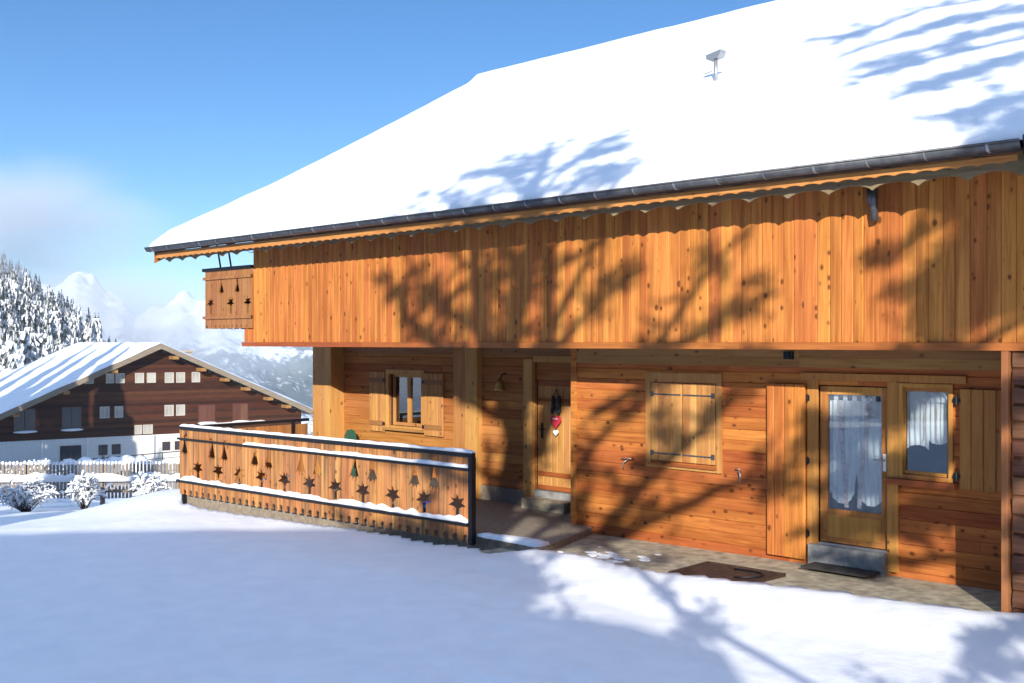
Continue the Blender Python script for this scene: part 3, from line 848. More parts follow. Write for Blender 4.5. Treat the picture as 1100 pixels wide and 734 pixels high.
# local: x runs to the left along the terrace, +y points to the viewer
STARS = [.303, 1.0, 1.70, 2.40, 3.08, 3.756, 4.439, 5.10, 5.76, 6.43, 7.10]
BELLS = [(.78, .715), (1.21, .72), (2.17, .715), (2.61, .725), (3.54, .69), (3.985, .70), (4.89, .70), (5.30, .715), (6.227, .74), (6.63, .745), (7.54, .77)]
x = .06; k = 0
bx = [0.04]
rg = random.Random(5)
while bx[-1] < LEN + .08: bx.append(bx[-1] + .172)
holes_all = [star(s, .44, .15, .05, .045) for s in STARS] + [bell(b, z + .02, (-1 if i % 2 == 1 else 1), .42) for i, (b, z) in enumerate(BELLS)]
mb = MB()
mb.sheet(notched(.035, LEN + .10, 1.135, -.09, .2, .10, .10), holes_all, .024, lambda u, w, d: (u, -.012 + d * -1 + .012, w))
panel = mb.build('board_panel', M['railwood'], rl)
# thin cover strips give the boards their joints
mb = MB()
for i, xx in enumerate(bx[1:-1]):
    pass
def iron(name, *boxes):
    mb = MB()
    for b in boxes: mb.box(*b)
    return mb.build(name, M['iron'], rl)
iron('handrail', (-.035, LEN + .05, -.035, .035, 1.135, 1.195))
r2 = iron('rail', (.036, LEN + .13, .002, .04, .94, .975))
r3 = iron('rail', (.036, LEN + .13, .002, .06, .145, .185))
iron('post', (-.04, .035, -.04, .045, -.12, 1.134))
iron('post', (LEN + .02, LEN + .08, -.09, -.03, -.3, 1.134))
iron('post', (3.7, 3.75, -.08, -.03, 0, 1.134))
def snow_strip(name, x0, x1, yc, w, z, h, seed, along='x', var=.5, lean=False):
    mb = MB(); mb.smooth = True
    n = int((x1 - x0) / .04); m = 8; rows = []
    for i in range(n + 1):
        x = x0 + (x1 - x0) * i / n
        k = 1 + var * noise.noise(Vector((x * 1.7, seed, 0))) + var * .6 * noise.noise(Vector((x * 6, seed, 3)))
        e = min(1, (x - x0) / .06, (x1 - x) / .06); e = math.sqrt(max(.02, e))
        row = []
        for j in range(m + 1):
            a = math.pi * j / m
            if lean: cy, cz = -(1 - math.cos(a)) * .5 * w, (math.sin(a * .5) ** .7) * h * k * e
            else: cy, cz = -math.cos(a) * w * .5 * (1 + .1 * k), math.sin(a) ** .6 * h * k * e if j not in (0, m) else 0
            if lean: p = (x, yc + w * .5 + cy, z + cz)
            else: p = (x, yc + cy, z + cz)
            row.append(p if along == 'x' else (p[1], p[0], p[2]))
        rows.append(row)
    b = len(mb.v)
    for r_ in rows: mb.v += r_
    q = m + 1
    for i in range(n):
        for j in range(m): mb.face([b + i*q + j, b + (i+1)*q + j, b + (i+1)*q + j + 1, b + i*q + j + 1])
        mb.face([b + i*q + m, b + (i+1)*q + m, b + (i+1)*q, b + i*q])
    return mb.build(name, M['snow'], rl)
snow_strip('snow_layer', -.04, LEN + .05, 0, .075, 1.196, .042, 1, var=.45)
snow_strip('snow_layer', .05, 5.6, .022, .05, .976, .05, 2, var=.5, lean=True)
snow_strip('snow_layer', .05, LEN, .033, .07, .186, .066, 3, var=.95, lean=True)
# return towards the house, on the far left
mb = MB(); mb.box(LEN + .01, LEN + .07, -3.0, -.036, 1.135, 1.195); mb.build('handrail', M['iron'], rl)
mb = MB(); mb.sheet(notched(-3.0, -.03, 1.08, -.05, .2, .075, .095), [], .024, lambda u, w, d: (LEN + .06 + d, u, w)); mb.build('side_panel', M['railwood'], rl)
for yy in (-1.1, -2.6): iron('post', (LEN + .02, LEN + .055, yy - .03, yy + .03, 0, 1.134))
snow_strip('snow_layer', -1.9, -.4, LEN + .04, .06, 1.196, .02, 4, along='y')

# lying snow on the edge of the terrace and on the path
mb = MB(); mb.smooth = True
def patch(mb, pts, z, h, seed):
    """low heap of snow over an outline"""
    cx = sum(p[0] for p in pts) / len(pts); cy = sum(p[1] for p in pts) / len(pts)
    b = len(mb.v); n = len(pts); rings = ((1, 0), (.97, .6), (.8, .95), (.4, 1.05))
    for s, k in rings:
        for p in pts: mb.v.append((cx + (p[0] - cx) * s, cy + (p[1] - cy) * s, z + h * k * (1 + .4 * noise.noise(Vector((p[0] * 5 * s, p[1] * 5, seed))))))
    c = mb.vert((cx, cy, z + h))
    for j in range(len(rings) - 1):
        for i in range(n): mb.face([b + j*n + i, b + j*n + (i+1) % n, b + (j+1)*n + (i+1) % n, b + (j+1)*n + i])
    for i in range(n): mb.face([b + 3*n + i, b + 3*n + (i+1) % n, c])
pts = [(-.26 + 1.2 * t, -1.80 - .03 * t + .015 * noise.noise(Vector((t * 9, 0, 0)))) for t in [i / 20 for i in range(21)]] + [(.94 - 1.2 * t, -1.54 - .12 * t + .05 * noise.noise(Vector((t * 7, 3, 0)))) for t in [i / 20 for i in range(21)]]
patch(mb, pts, .0, .06, 1)
rg = random.Random(14)
for i in range(34):
    cx, cy = rg.gauss(1.75, .42), rg.gauss(-1.35, .24)
    s = rg.uniform(.02, .09)
    if cy < -1.75 or cx < .9: continue
    patch(mb, [(cx + s * 1.4 * rg.uniform(.6, 1.2) * math.cos(a), cy + s * rg.uniform(.5, 1.1) * math.sin(a)) for a in [k * .628 for k in range(10)]], -.10 + .095 * sstep(.3, 5.5, cx) + .001, .012, i)
tag(mb.build('snow_remains', M['snow']), 'thin rests of snow on the terrace edge and the wet concrete', 'snow', kind='stuff')

# ------------------------------------------------------------------ picket fence
fz = -1.52
fx0, fx1 = -19.5, -7.2
pf = thing('picket_fence', 'frosted picket fence with a snow-laden rail below the garden', 'fence', (*xy(-12.6, 30.4), fz), math.atan2(RV.y, RV.x) + R(3))
mb = MB(); rg = random.Random(3); x = -7.0
while x < 5.6:
    mb.r = rg.random(); h = .98 + rg.uniform(-.02, .02)
    mb.box(x, x + .062, -.02, .0, .03, h); x += .098
pk = mb.build('pickets', M['picket'], pf)
mb = MB()
for z in (.18, .50): mb.box(-7, 5.6, .001, .05, z, z + .09)
mb.build('rail', M['picket'], pf)
for i in range(7):
    mb = MB(); mb.box(-6.9 + i * 2.05, -6.79 + i * 2.05, .051, .15, -.3, .95); mb.build('post', M['picket'], pf)
mb = MB(); mb.smooth = True
x = -7.0; rg = random.Random(3)
while x < 5.6:
    rg.random(); h = .98 + rg.uniform(-.02, .02)
    mb.blob((x + .031, -.01, h + .02), (.045, .035, .06), 1, .2, 2, x); x += .098
mb.build('snow_cap', M['snow'], pf)
sv = rl; rl = pf
snow_strip('snow_layer', -7, 5.6, -.07, .16, .50, .20, 8, var=.5)
rl = sv

# ------------------------------------------------------------------ vegetation
def twig_bush(name, label, loc, rad, hgt, n, seed, group=None, dens=9):
    rg = random.Random(seed)
    t = thing(name, label, 'bush', loc, 0, group)
    mbt = MB(); mbs = MB(); mbs.smooth = True
    k_ = hgt / .95
    def snowy(a, m, b, r):
        mbt.tube([a, m, b], [r, r * .7, r * .35], 4)
        if rg.random() < .82:
            w = rg.uniform(.016, .034) * k_ ** .5; up = Vector((0, 0, w * .7))
            u0, u1 = rg.uniform(0, .3), rg.uniform(.7, 1.0)
            p = [a.lerp(m, u0 * 2) + up, m + up * 1.2, m.lerp(b, u1 * 2 - 1) + up]
            mbs.tube([p[0], p[0].lerp(p[1], .5) + Vector((0, 0, rg.uniform(0, .02))), p[1], p[1].lerp(p[2], .5), p[2]], [w * .3, w * rg.uniform(.7, 1.2), w, w * rg.uniform(.6, 1.1), w * .25], 6)
    for i in range(n):
        a = rg.uniform(0, 6.283); e = rg.uniform(.1, 1)
        tip = Vector((math.cos(a) * rad * e, math.sin(a) * rad * e, hgt * (rg.uniform(.55, 1.0)) * math.sqrt(max(.12, 1 - .8 * e * e))))
        p0 = Vector((rg.uniform(-.12, .12) * rad, rg.uniform(-.12, .12) * rad, 0)); mid = p0.lerp(tip, .5) + Vector((rg.uniform(-.1, .1), rg.uniform(-.1, .1), .16)) * hgt
        snowy(p0, mid, tip, .014 * k_)
        for k in range(dens):
            u = rg.uniform(.3, 1.0); q = p0.lerp(mid, u * 2) if u < .5 else mid.lerp(tip, u * 2 - 1)
            d = Vector((rg.gauss(0, 1) + math.cos(a) * .5, rg.gauss(0, 1) + math.sin(a) * .5, rg.gauss(.1, .6))).normalized() * rg.uniform(.12, .34) * hgt
            b = q + d; b.z = max(.03, b.z)
            snowy(q, q + d * .5 + Vector((0, 0, .04 * hgt)), b, .007 * k_)
    mbt.build('branches', M['bark'], t); mbs.build('snow_layer', M['snow'], t)
    return t
def gz(r, Z): X, Y = xy(r, Z); return (X, Y, ground(X, Y) - .03)
twig_bush('snowy_bush', 'broad snow-covered bush at the left edge in front of the picket fence', gz(-11.9, 27.2), .85, .85, 60, 1, 'snowy bushes')
twig_bush('snowy_bush', 'rounded snowy bush growing before the middle of the picket fence', gz(-11.1, 28.9), .55, 1.0, 42, 2, 'snowy bushes')
twig_bush('snowy_bush', 'snowy bush at the right end of the picket fence beside the railing', gz(-9.05, 27.6), .6, .85, 42, 3, 'snowy bushes')
twig_bush('snowy_bush', 'larger snowy shrub beyond the fence before the white wall of the brown chalet', gz(-26.5, 62), 2.0, 2.4, 60, 4, 'snowy bushes', 10)

def fir(mb, H, rad, rg, tiers, per, droop=.35, fine=False, base=.08):
    """spruce: drooping fans of needles round a stem"""
    for i in range(tiers):
        t = i / (tiers - 1)
        z = H * (base + (1 - base) * t ** .92)
        L_ = rad * (1 - t) ** .85 * rg.uniform(.85, 1.1) + .05 * rad
        n = max(4, int(per * (1 - .55 * t)))
        a0 = rg.uniform(0, 6.28)
        for k in range(n):
            a = a0 + 6.283 * k / n + rg.uniform(-.25, .25); l = L_ * rg.uniform(.6, 1.15)
            d = Vector((math.cos(a), math.sin(a), 0)); s = Vector((-d.y, d.x, 0))
            dr = droop * l * rg.uniform(.6, 1.3)
            zz = z + rg.uniform(-.03, .03) * H
            p0 = Vector((0, 0, zz)); p1 = d * l * .55 + Vector((0, 0, zz - dr * .25)); p2 = d * l + Vector((0, 0, zz - dr))
            w = l * rg.uniform(.22, .36) + .04 * rad
            mb.r = rg.random()
            dz = Vector((0, 0, -.22 * w - .12 * dr))
            b = len(mb.v)
            mb.v += [tuple(q) for q in (p0, p1, p2, p1 * .8 + s * w + dz + p0 * .2, p1 * .8 - s * w + dz + p0 * .2, p2 * .9 + s * w * .55 + dz, p2 * .9 - s * w * .55 + dz)]
            for f in ((0, 3, 1), (0, 1, 4), (1, 3, 5), (1, 5, 2), (1, 2, 6), (1, 6, 4)): mb.face([b + q for q in f])

rg = random.Random(21)
kinds = []
for i in range(5):
    mb = MB(); fir(mb, 1.0, .17 + .02 * (i % 3), rg, 15, 10, .45); mb.tube([(0, 0, -.05), (0, 0, .9)], [.014, .003], 5)
    kinds.append((mb.build('fir_tree', M['firsnow']), i))
PROTO = [k[0] for k in kinds]
FIRLAB = 'snow-laden fir standing in the forest on the misty left slope'
FIRGRP = 'snow-laden firs on the forest slope'

# the forested slope on the left
def hill(r, Z):
    u = r / Z
    k = max(-.62, min(-.12, u))
    crest = -2 + (-.362 - k) * 400      # height of the crest above the eye at Z = 600
    crest = max(crest, -60)
    t = (Z - 345) / 260
    lo = -14 + (-.372 - k) * 60
    z = lo + (crest - lo) * sstep(-.15, 1.05, t)
    return 2.8 + z - 10 + 3 * noise.noise(Vector((r * .02, Z * .02, 0)))
mb = MB(); mb.smooth = True
us = [-.75 + .60 * i / 90 for i in range(91)]; Zs = [300 + 8 * j for j in range(45)]
for Z in Zs:
    for u in us:
        X, Y = xy(u * Z, Z); mb.v.append((X, Y, hill(u * Z, Z) - (30 if Z > 640 else 0)))
n = len(us)
for j in range(len(Zs) - 1):
    for i in range(n - 1): mb.face([j*n + i, j*n + i + 1, (j+1)*n + i + 1, (j+1)*n + i])
tag(mb.build('hillside', M['snow']), kind='structure')
cnt = 0
rg = random.Random(77)
pos = []
tries = 0
while cnt < 285 and tries < 20000:
    tries += 1
    u = rg.uniform(-.50, -.352); Z = rg.uniform(352, 640)
    if u > -.375 and Z < 470: continue
    r = u * Z; h = rg.uniform(13, 24) * (1 if u < -.37 else .7)
    if any((r - a) ** 2 + (Z - b) ** 2 < 22 for a, b in pos): continue
    X, Y = xy(r, Z); z = hill(r, Z)
    pos.append((r, Z))
    i = rg.randrange(5)
    o = PROTO[i] if cnt == i and False else PROTO[i].copy()
    C.objects.link(o)
    o.location = (X, Y, z - .4); o.scale = (h * rg.uniform(.9, 1.15),) * 2 + (h,); o.rotation_euler = (0, 0, rg.uniform(0, 6.28))
    tag(o, FIRLAB, 'fir tree', FIRGRP); cnt += 1
for p in PROTO: bpy.data.objects.remove(p)

# far mountains across the valley
PEAK = [(-900, 290), (-500, 290), (-200, 285), (-60, 285), (20, 300), (60, 306), (82, 291), (100, 296), (112, 312), (132, 318), (146, 338), (165, 330), (180, 326), (196, 313), (207, 320), (216, 322), (235, 312), (262, 322), (300, 345), (350, 362), (500, 330), (800, 300), (1400, 300), (2200, 320)]
def crest(px):
    for (a, ya), (b, yb) in zip(PEAK, PEAK[1:]):
        if px <= b: return ya + (yb - ya) * (px - a) / (b - a)
    return 320
mb = MB(); mb.smooth = True
nu, nv = 900, 110
Z0m, Z1m = 1000, 2500
for j in range(nv + 1):
    t = j / nv; Z = Z0m + (Z1m - Z0m) * t
    for i in range(nu + 1):
        px = -900 + 2600 * i / nu; u = (px - 550) / 1195
        top = 2.8 + (367 - crest(px)) / 1195 * Z1m
        lo = -170
        r = u * Z; X, Y = xy(r, Z)
        s = t ** 1.35
        rough = noise.fractal(Vector((r * .006, Z * .006, 1.7)), .75, 2.1, 7) + .5 - 1.1 * abs(noise.noise(Vector((r * .011, Z * .006, 8)))) - .45 * abs(noise.noise(Vector((r * .028, Z * .015, 4)))) - .22 * abs(noise.noise(Vector((r * .07, Z * .04, 1))))
        z = lo + (top - lo) * s + 34 * rough * (.35 + t * .5) * (1 if t < 1 else .6)
        mb.v.append((X, Y, z))
for j in range(nv):
    for i in range(nu): mb.face([j*(nu+1) + i, j*(nu+1) + i + 1, (j+1)*(nu+1) + i + 1, (j+1)*(nu+1) + i])
m, nt, bs, out = newmat('mountain')
tc = N(nt, 'ShaderNodeTexCoord'); n1 = N(nt, 'ShaderNodeTexNoise'); n1.inputs['Scale'].default_value = .006; n1.inputs['Detail'].default_value = 9; n1.inputs['Roughness'].default_value = .65
n2 = N(nt, 'ShaderNodeTexNoise'); n2.inputs['Scale'].default_value = .09; n2.inputs['Detail'].default_value = 4
L = nt.links.new
L(tc.outputs['Object'], n1.inputs[0]); L(tc.outputs['Object'], n2.inputs[0])
sp = N(nt, 'ShaderNodeSeparateXYZ'); L(tc.outputs['Object'], sp.inputs[0])
low = N(nt, 'ShaderNodeMapRange'); low.inputs[1].default_value = -40; low.inputs[2].default_value = 70; low.inputs[3].default_value = .18; low.inputs[4].default_value = -.2
L(sp.outputs[2], low.inputs[0])
t = math_(nt, 'ADD', math_(nt, 'MULTIPLY_ADD', n2.outputs[0], .45, n1.outputs[0]), low.outputs[0])
r_ = ramp(nt, [(.74, (.86, .88, .92)), (.86, (.10, .12, .12))]); L(t, r_.inputs[0]); L(r_.outputs[0], bs.inputs['Base Color'])
bs.inputs['Roughness'].default_value = .9
tag(mb.build('mountain', m), kind='structure')
# valley floor between the hill and the mountain
mb = MB()
vs = [xy(-2500, 250), xy(2500, 250), xy(2600, 2600), xy(-2600, 2600)]
mb.v += [(a, b, -90 if i < 2 else -172) for i, (a, b) in enumerate(vs)]; mb.face([0, 1, 2, 3])
tag(mb.build('valley_floor', M['snow']), kind='structure')

# air: thin haze over the whole place, banks of mist on the slope and in the valley
def volmat(name, dens, col, aniso=.15, falloff=False, scale=2.0, lo=.42, hi=.68):
    m = bpy.data.materials.new(name); m.use_nodes = True; nt = m.node_tree; nt.nodes.clear(); L = nt.links.new
    out = nt.nodes.new('ShaderNodeOutputMaterial'); pv = nt.nodes.new('ShaderNodeVolumePrincipled')
    pv.inputs['Color'].default_value = (*col, 1); pv.inputs['Anisotropy'].default_value = aniso; pv.inputs['Density'].default_value = dens
    L(pv.outputs[0], out.inputs['Volume'])
    if falloff:
        tc = N(nt, 'ShaderNodeTexCoord'); ln = N(nt, 'ShaderNodeVectorMath', operation='LENGTH'); L(tc.outputs['Object'], ln.inputs[0])
        fall = N(nt, 'ShaderNodeMapRange', interpolation_type='SMOOTHSTEP'); fall.inputs[1].default_value = 1.0; fall.inputs[2].default_value = .15
        L(ln.outputs['Value'], fall.inputs[0])
        nz = N(nt, 'ShaderNodeTexNoise'); nz.inputs['Scale'].default_value = scale; nz.inputs['Detail'].default_value = 4; nz.inputs['Roughness'].default_value = .55
        L(tc.outputs['Object'], nz.inputs['Vector'])
        mr = N(nt, 'ShaderNodeMapRange', interpolation_type='SMOOTHSTEP'); mr.inputs[1].default_value = lo; mr.inputs[2].default_value = hi
        L(nz.outputs[0], mr.inputs[0])
        L(math_(nt, 'MULTIPLY', math_(nt, 'MULTIPLY', fall.outputs[0], mr.outputs[0]), dens), pv.inputs['Density'])
    return m
mb = MB(); mb.box(-3300, 3300, -3300, 3300, -215, 235)
tag(mb.build('haze', volmat('haze', .00011, (.78, .89, 1.0), .0)), kind='stuff')
for i, (r, Z, z, rad, dens, lo) in enumerate((
        (-250, 545, 58, (95, 75, 44), .034, .36), (-355, 900, 26, (190, 130, 48), .016, .34), (-300, 900, -4, (180, 120, 46), .015, .32))):
    mb = MB(); mb.blob((0, 0, 0), (1, 1, 1), 3, 0)
    o = mb.build('mist', volmat('mist', dens, (.86, .89, .93), .05, True, 1.6, lo, lo + .26))
    X, Y = xy(r, Z); o.location = (X, Y, z); o.scale = rad; o.rotation_euler = (0, 0, math.atan2(RV.y, RV.x)); tag(o, kind='stuff')

# ------------------------------------------------------------------ the brown chalet below
FD = Vector((.1662, .9859)).normalized()
nb = thing('brown_chalet', 'large dark brown wooden chalet with white ground floor and snowy roof beyond the fence', 'chalet', (-95.78, 42.86, 0), math.atan2(FD.y, FD.x))
# local: x along the gable, +y into the building, z as in the world
ZB = -9.9; AP = 2.55; SL = .437; HW0, HW1 = -17.2, 17.2; DEP = 27
def opens(lst): return [(a, c, d, b) for a, b, c, d in lst]
ATT = [(-7.2, -.42, -6.3, -1.42), (-5.1, -.42, -4.3, -1.42), (-4.15, -.42, -3.25, -1.42), (-2.2, -.42, -1.3, -1.45), (-1.0, -.42, -.08, -1.45), (.85, -.42, 1.8, -1.5), (2.05, -.42, 2.98, -1.5), (3.7, -.42, 4.6, -1.5)]
THI = [(-5.7, -3.75, -4.75, -4.92), (-4.25, -3.75, -3.4, -4.92), (.83, -3.8, 1.78, -4.95), (2.05, -3.8, 2.98, -4.95)]
SHU = [(4.4, -3.9, 6.27, -5.85), (8.2, -3.9, 9.95, -5.85)]
BIG = [(-13.8, -3.7, -11.7, -5.95), (-9.4, -3.65, -7.4, -5.95)]
R4 = [(-2.25, -5.75, -1.5, -6.7), (-1.4, -5.75, -.4, -6.7)]
BAS = [(-5.8, -7.6, -4.95, -8.6), (-4.5, -7.6, -3.65, -8.6), (.6, -7.6, 1.4, -8.5), (1.9, -7.6, 2.6, -8.5)]
DOO = [(-9.5, -7.5, -7.5, -9.7)]
mb = MB(); rg = random.Random(9)
z = -6.8; hs = []
holes = opens(ATT + THI + SHU + BIG + R4)
while z < AP - .3:
    h = .30
    hw = min(16.2, (AP - .35 - z - h) / SL)
    if hw <= .2: break
    x = -hw; prev = None
    mb.r = rg.random(); rs = [(-hw, hw, z, z + h)]
    for o in holes: rs = [q for r__ in rs for q in rect_minus([r__], o)]
    for (a, b, c, d) in rs: mb.prism([(.0, d), (-.03, d - .0), (-.06, c + .02), (-.06, c), (.0, c)], lambda p, t, a=a, b=b: (a if t == 0 else b, p[0], p[1]))
    z += h
wl = mb.build('wood_wall', M['farwood'], nb)
mb = MB(); rs = [(-16.2, 16.2, ZB - 1, -6.801)]
for o in opens(BAS + DOO): rs = [q for r__ in rs for q in rect_minus([r__], o)]
for (a, b, c, d) in rs: mb.box(a, b, -.02, .4, c, d)
mb.box(-16.2, -15.9, .4, DEP, ZB - 1, -6.8); mb.box(15.9, 16.2, .4, DEP, ZB - 1, -6.8)
mb.build('white_wall', M['render'], nb)
mb = MB(); mb.r = .4
mb.box(-16.1, -15.8, .01, DEP, -6.8, -4.9); mb.box(15.8, 16.1, .01, DEP, -6.8, -4.9); mb.box(-16, 16, DEP - .3, DEP, ZB - 1, -4.8)
mb.prism([(-16.0, -4.8), (16.0, -4.8), (0, AP - .4)], lambda p, t: (p[0], DEP - .3 + .3 * t, p[1]))
mb.box(-15.7, 15.7, .35, .45, -6.8, -4.9)
mb.build('rear_wall', M['farwood'], nb)
mb = MB(); mb.prism([(-15.5, ZB), (15.5, ZB), (15.5, -5.1), (0, 1.7), (-15.5, -5.1)], lambda p, t: (p[0], .41 + .05 * t, p[1])); mb.build('dark_inside', M['dark'], nb)
def win(q, shut=False, frame=.09, snow=False, dark=False):
    x0, z1, x1, z0 = q
    mb = MB(); frame_rect(mb, x0, x1, z0, z1, frame, -.10, .0)
    if not shut: mb.box((x0 + x1) / 2 - .03, (x0 + x1) / 2 + .03, -.06, -.02, z0 + frame, z1 - frame)
    f = mb.build('window', M['farshut'] if shut or dark else M['farframe'], nb)
    mb = MB()
    if shut: mb.r = rng.random(); mb.box(x0 + frame, (x0 + x1) / 2 - .01, -.08, -.03, z0 + frame, z1 - frame); mb.r = rng.random(); mb.box((x0 + x1) / 2 + .01, x1 - frame, -.08, -.03, z0 + frame, z1 - frame); mb.build('shutter', M['farshut'], f)
    else:
        mb.box(x0 + frame, x1 - frame, -.03, -.02, z0 + frame, z1 - frame); mb.build('pane', M['farglass'], f)
    if snow:
        mb = MB(); mb.smooth = True; mb.blob(((x0 + x1) / 2, -.2, z0 + .02), ((x1 - x0) * .56, .22, .14), 2, .2, 2, x0); mb.build('snow_layer', M['snow'], f)
M['farglass'] = plain('far_glass', (.36, .34, .30), .5, 0, 0, .5, .3)
M['fardark'] = plain('far_dark_glass', (.03, .035, .045), .1)
for q in ATT: win(q)
for q in THI + R4: win(q)
for q in SHU: win(q, True, snow=True)
mg = M['farglass']; M['farglass'] = M['fardark']
for q in BIG: win(q, False, .1, True, True)
for q in BAS: win(q, False, .05, False, True)
for q in DOO: win(q, False, .08, False, True)
M['farglass'] = mg
# roof slabs, snow, verge boards, purlin ends
mb = MB()
for s in (-1, 1): mb.prism([(0, AP - .28), (17.6 * s, AP - .28 - 17.6 * SL), (17.6 * s, AP - 17.6 * SL), (0, AP)], lambda p, t: (p[0], -1.5 + (DEP + 2.5) * t, p[1]))
rf = mb.build('roof', M['farboard'], nb)
for s in (-1, 1):
    mb = MB(); mb.smooth = True; nu, nv = 50, 40; b = 0
    for i in range(nu + 1):
        x = 17.8 * i / nu
        for j in range(nv + 1):
            yv = -1.55 + (DEP + 2.6) * j / nv
            e = min(1, i / 2.0 + .3, (nu - i) / 2.0 + .05, j / 1.5 + .1)
            mb.v.append((s * x, yv, AP - x * SL + .02 + .38 * min(1, e) + .10 * noise.noise(Vector((x * .4, yv * .4, s)))))
    for i in range(nu):
        for j in range(nv): mb.face([i*(nv+1) + j, (i+1)*(nv+1) + j, (i+1)*(nv+1) + j + 1, i*(nv+1) + j + 1])
    mb.build('snow_layer', M['snow'], rf)
mb = MB()
for s in (-1, 1): mb.prism([(0, AP - .5), (17.7 * s, AP - .5 - 17.7 * SL), (17.7 * s, AP + .05 - 17.7 * SL), (0, AP + .05)], lambda p, t: (p[0], -1.62 + .1 * t, p[1]))
mb.build('barge_board', M['farboard'], rf)
for x in (-13.8, -9.2, -4.6, 1.6, 4.5, 7.05, 9.4, 12.0, 14.1):
    zt = AP - .55 - abs(x) * SL
    mb = MB(); mb.box(x - .3, x + .3, -1.4, .0, zt - .35, zt); mb.build('purlin', M['soffit'], nb)
mb = MB(); mb.box(6.0, 7.3, 10, 11.3, -3, 1.6); mb.box(5.85, 7.45, 9.85, 11.45, 1.6, 1.8); chm = mb.build('chimney', M['stone'], rf)
for x in (-11.2, -6.95, -.35):
    mb = MB(); mb.tube([(x, -.25, -6.8), (x, -.25, ZB)], .06, 6); mb.build('downpipe', M['white'], nb)
# handrail in front of its ground floor
hr = thing('terrace_handrail', 'thin dark metal handrail before the white ground floor of the brown chalet', 'railing', (-95.78, 42.86, 0), math.atan2(FD.y, FD.x))
mb = MB(); mb.tube([(-11, -5, -8.55), (8, -5, -7.95)], .05, 5); mb.tube([(-11, -5, -9.1), (8, -5, -8.5)], .03, 5); mb.build('rail', M['iron'], hr)
for x in range(-11, 9, 2):
    mb = MB(); mb.tube([(x, -5, -10.5), (x, -5, -8.55 + .03158 * (x + 11))], .045, 5); mb.build('post', M['iron'], hr)
hd = thing('snowy_hedge', 'low hedge buried in snow before the white ground floor of the brown chalet', 'hedge', (-95.78, 42.86, 0), math.atan2(FD.y, FD.x))
for i in range(9):
    mb = MB(); mb.smooth = True; mb.blob((-14.5 + i * 1.25, -9, -8.75 + .15 * math.sin(i * 2.1)), (1.0, .9, .8), 2, .35, 1.6, i); mb.build('snow_layer', M['snow'], hd)
mb = MB(); rg = random.Random(4)
for i in range(160):
    p = Vector((rg.uniform(-15, -4), -9 + rg.gauss(0, .5), -8.8 + rg.uniform(-1.2, .8))); mb.tube([p, p + Vector((rg.gauss(0, .2), rg.gauss(0, .2), rg.uniform(.1, .5)))], [.03, .015], 3)
mb.build('branches', M['bark'], hd)

# ------------------------------------------------------------------ what stands behind the viewer and throws the shadows
AZ = R(40); EL = math.atan(.357)
LAT = Vector((math.cos(AZ), math.sin(AZ))); HD = Vector((math.sin(AZ), -math.cos(AZ)))
def leaf_cloud(mb, p, s, n, rg, size):
    k_ = noise.noise(p * 1.15 + Vector((3.3, 1.7, 9.1)))
    if k_ < -.08: return
    n = int(n * (1.0 + 2.2 * max(0, k_)))
    for k in range(n):
        q = p + Vector((rg.gauss(0, s), rg.gauss(0, s), rg.gauss(0, s * .8)))
        a = Vector((rg.gauss(0, 1), rg.gauss(0, 1), rg.gauss(0, .6))).normalized(); b_ = a.cross(Vector((rg.gauss(0, 1), rg.gauss(0, 1), rg.gauss(0, 1)))).normalized()
        w = size * rg.uniform(.6, 1.4); b = len(mb.v); mb.r = rg.random()
        mb.v += [tuple(q - a * w), tuple(q + b_ * w * .45), tuple(q + a * w), tuple(q - b_ * w * .45)]; mb.face([b, b+1, b+2, b+3])
